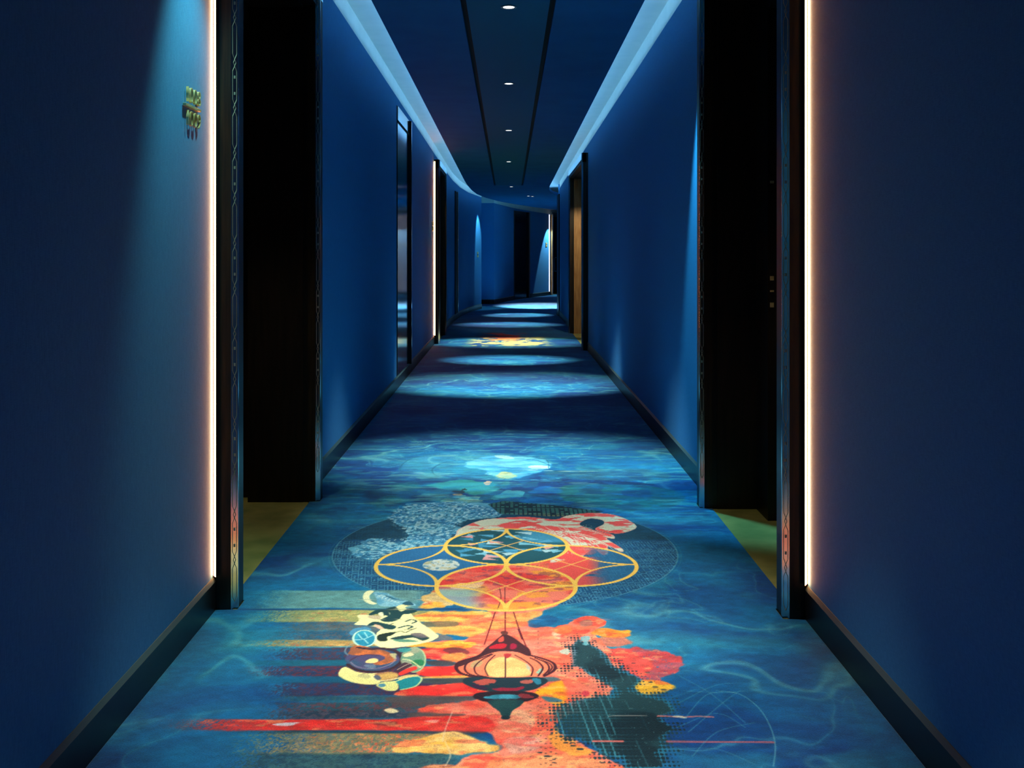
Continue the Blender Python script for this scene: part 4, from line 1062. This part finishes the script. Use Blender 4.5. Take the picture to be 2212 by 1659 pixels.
sf([(860, 1220), (960, 1120), (1060, 1130), (1080, 1160), (900, 1240)], (64, 36, 50), .95)
sf([(900, 1262), (1000, 1205), (1130, 1168), (1152, 1205), (1040, 1250), (930, 1292)], (232, 54, 46), 1)
stroke(cS([(880, 1215), (1000, 1150), (1080, 1120)]), .003, (220, 200, 170), .8)
stroke(cS([(960, 1070), (1060, 1085), (1200, 1180)]), .005, CR_, .8)
stroke(cS(E2[12:]+E2[:5]), .005, (170, 206, 150), .8)
sf([(600, 1420), (700, 1380), (880, 1370), (900, 1430), (860, 1500), (740, 1500), (640, 1460)], (222, 222, 140), 1, rough=.004)
sf([(620, 1420), (700, 1405), (720, 1440), (650, 1455)], (60, 130, 160), .9)
sf([(860, 1370), (1000, 1325), (1150, 1308), (1215, 1340), (1150, 1430), (1020, 1470), (930, 1488), (900, 1420)], (20, 134, 142), 1, rough=.003)
stroke(cS([(870, 1372), (1000, 1325), (1150, 1305), (1218, 1340), (1150, 1432), (1020, 1475), (930, 1492)]), .006, (190, 216, 150), .9)
sf([(900, 1320), (1000, 1290), (1130, 1280), (1180, 1296), (1000, 1330), (920, 1360)], (238, 206, 130), .9)

# --- the next panel far down the corridor
def far_patch(y0, y1, x0, x1, col, al, seed, th=.5):
    w = Win(y0=y0, y1=y1)
    n = fbm(w.X*9, w.Y*8, seed, 5)
    e = sst(x0-.15, x0+.15, w.X)*sst(x1+.15, x1-.15, w.X)*sst(y0, y0+.25, w.Y)*sst(y1, y1-.25, w.Y)
    w.put(rgb(col), e*sst(th-.04, th+.06, n)*al)
far_patch(13.4, 15.2, -.55, .55, (235, 205, 120), .9, 5, .47)
far_patch(14.0, 15.2, -.30, .15, (240, 140, 70), .9, 6, .45)
far_patch(14.7, 15.9, -.40, .25, (214, 66, 56), .95, 7, .40)
far_patch(12.6, 13.8, -.75, .7, (60, 140, 150), .7, 8, .5)

# --- build the carpet mesh
lin = np.where(C <= .04045, C/12.92, ((np.clip(C, 0, 1)+.055)/1.055)**2.4)
nv = NY*NX
co = np.empty((NY, NX, 3), np.float32); co[..., 0] = GX; co[..., 1] = GY; co[..., 2] = .005
border = [(0, j) for j in range(NX)] + [(i, NX-1) for i in range(1, NY)] + [(NY-1, j) for j in range(NX-2, -1, -1)] + [(i, 0) for i in range(NY-2, 0, -1)]
bi = np.array([i*NX+j for i, j in border]); nb = len(bi)
bco = co.reshape(-1, 3)[bi].copy(); bco[:, 2] = .0005
allco = np.vstack([co.reshape(-1, 3), bco])
idx = np.arange(nv).reshape(NY, NX)
q = np.stack([idx[:-1, :-1], idx[:-1, 1:], idx[1:, 1:], idx[1:, :-1]], -1).reshape(-1, 4)
k = np.arange(nb); sk = np.stack([bi, nv+k, nv+(k+1) % nb, bi[(k+1) % nb]], -1)
quads = np.vstack([q, sk]).astype(np.int32); nq = len(quads)
me = bpy.data.meshes.new('carpet')
me.vertices.add(len(allco)); me.vertices.foreach_set('co', allco.ravel())
me.loops.add(nq*4); me.loops.foreach_set('vertex_index', quads.ravel())
me.polygons.add(nq); me.polygons.foreach_set('loop_start', np.arange(0, nq*4, 4, dtype=np.int32)); me.polygons.foreach_set('loop_total', np.full(nq, 4, dtype=np.int32))
me.update(calc_edges=True)
at = me.color_attributes.new('dye', 'FLOAT_COLOR', 'POINT')
cc = np.ones((len(allco), 4), np.float32); cc[:nv, :3] = lin.reshape(-1, 3); cc[nv:, :3] = lin.reshape(-1, 3)[bi]
at.data.foreach_set('color', cc.ravel())
cm = mat('printed_carpet', (1, 1, 1, 1), .92, spec=.12)
bs = cm.node_tree.nodes['Principled BSDF']
ca = nd(cm, 'ShaderNodeVertexColor'); ca.layer_name = 'dye'
tc = nd(cm, 'ShaderNodeTexCoord')
nz_ = nd(cm, 'ShaderNodeTexNoise'); nz_.inputs['Scale'].default_value = 330; nz_.inputs['Detail'].default_value = 2
lk(cm, tc.outputs['Object'], nz_.inputs['Vector'])
mr = nd(cm, 'ShaderNodeMapRange'); mr.inputs['From Min'].default_value = .3; mr.inputs['From Max'].default_value = .7
mr.inputs['To Min'].default_value = .72; mr.inputs['To Max'].default_value = 1.28
lk(cm, nz_.outputs['Fac'], mr.inputs['Value'])
mx_ = nd(cm, 'ShaderNodeVectorMath', operation='SCALE'); lk(cm, ca.outputs['Color'], mx_.inputs[0]); lk(cm, mr.outputs[0], mx_.inputs['Scale'])
lk(cm, mx_.outputs[0], bs.inputs['Base Color'])
bp = nd(cm, 'ShaderNodeBump'); bp.inputs['Strength'].default_value = .5; bp.inputs['Distance'].default_value = .002
lk(cm, nz_.outputs['Fac'], bp.inputs['Height']); lk(cm, bp.outputs[0], bs.inputs['Normal'])
bs.inputs['Sheen Weight'].default_value = .45; bs.inputs['Sheen Roughness'].default_value = .4; bs.inputs['Sheen Tint'].default_value = (.8, .93, 1, 1)
me.materials.append(cm)
carpet = bpy.data.objects.new('carpet', me); COL.objects.link(carpet)
tag(carpet, 'blue printed corridor carpet with gold rings, a hanging lantern and red clouds', 'carpet')
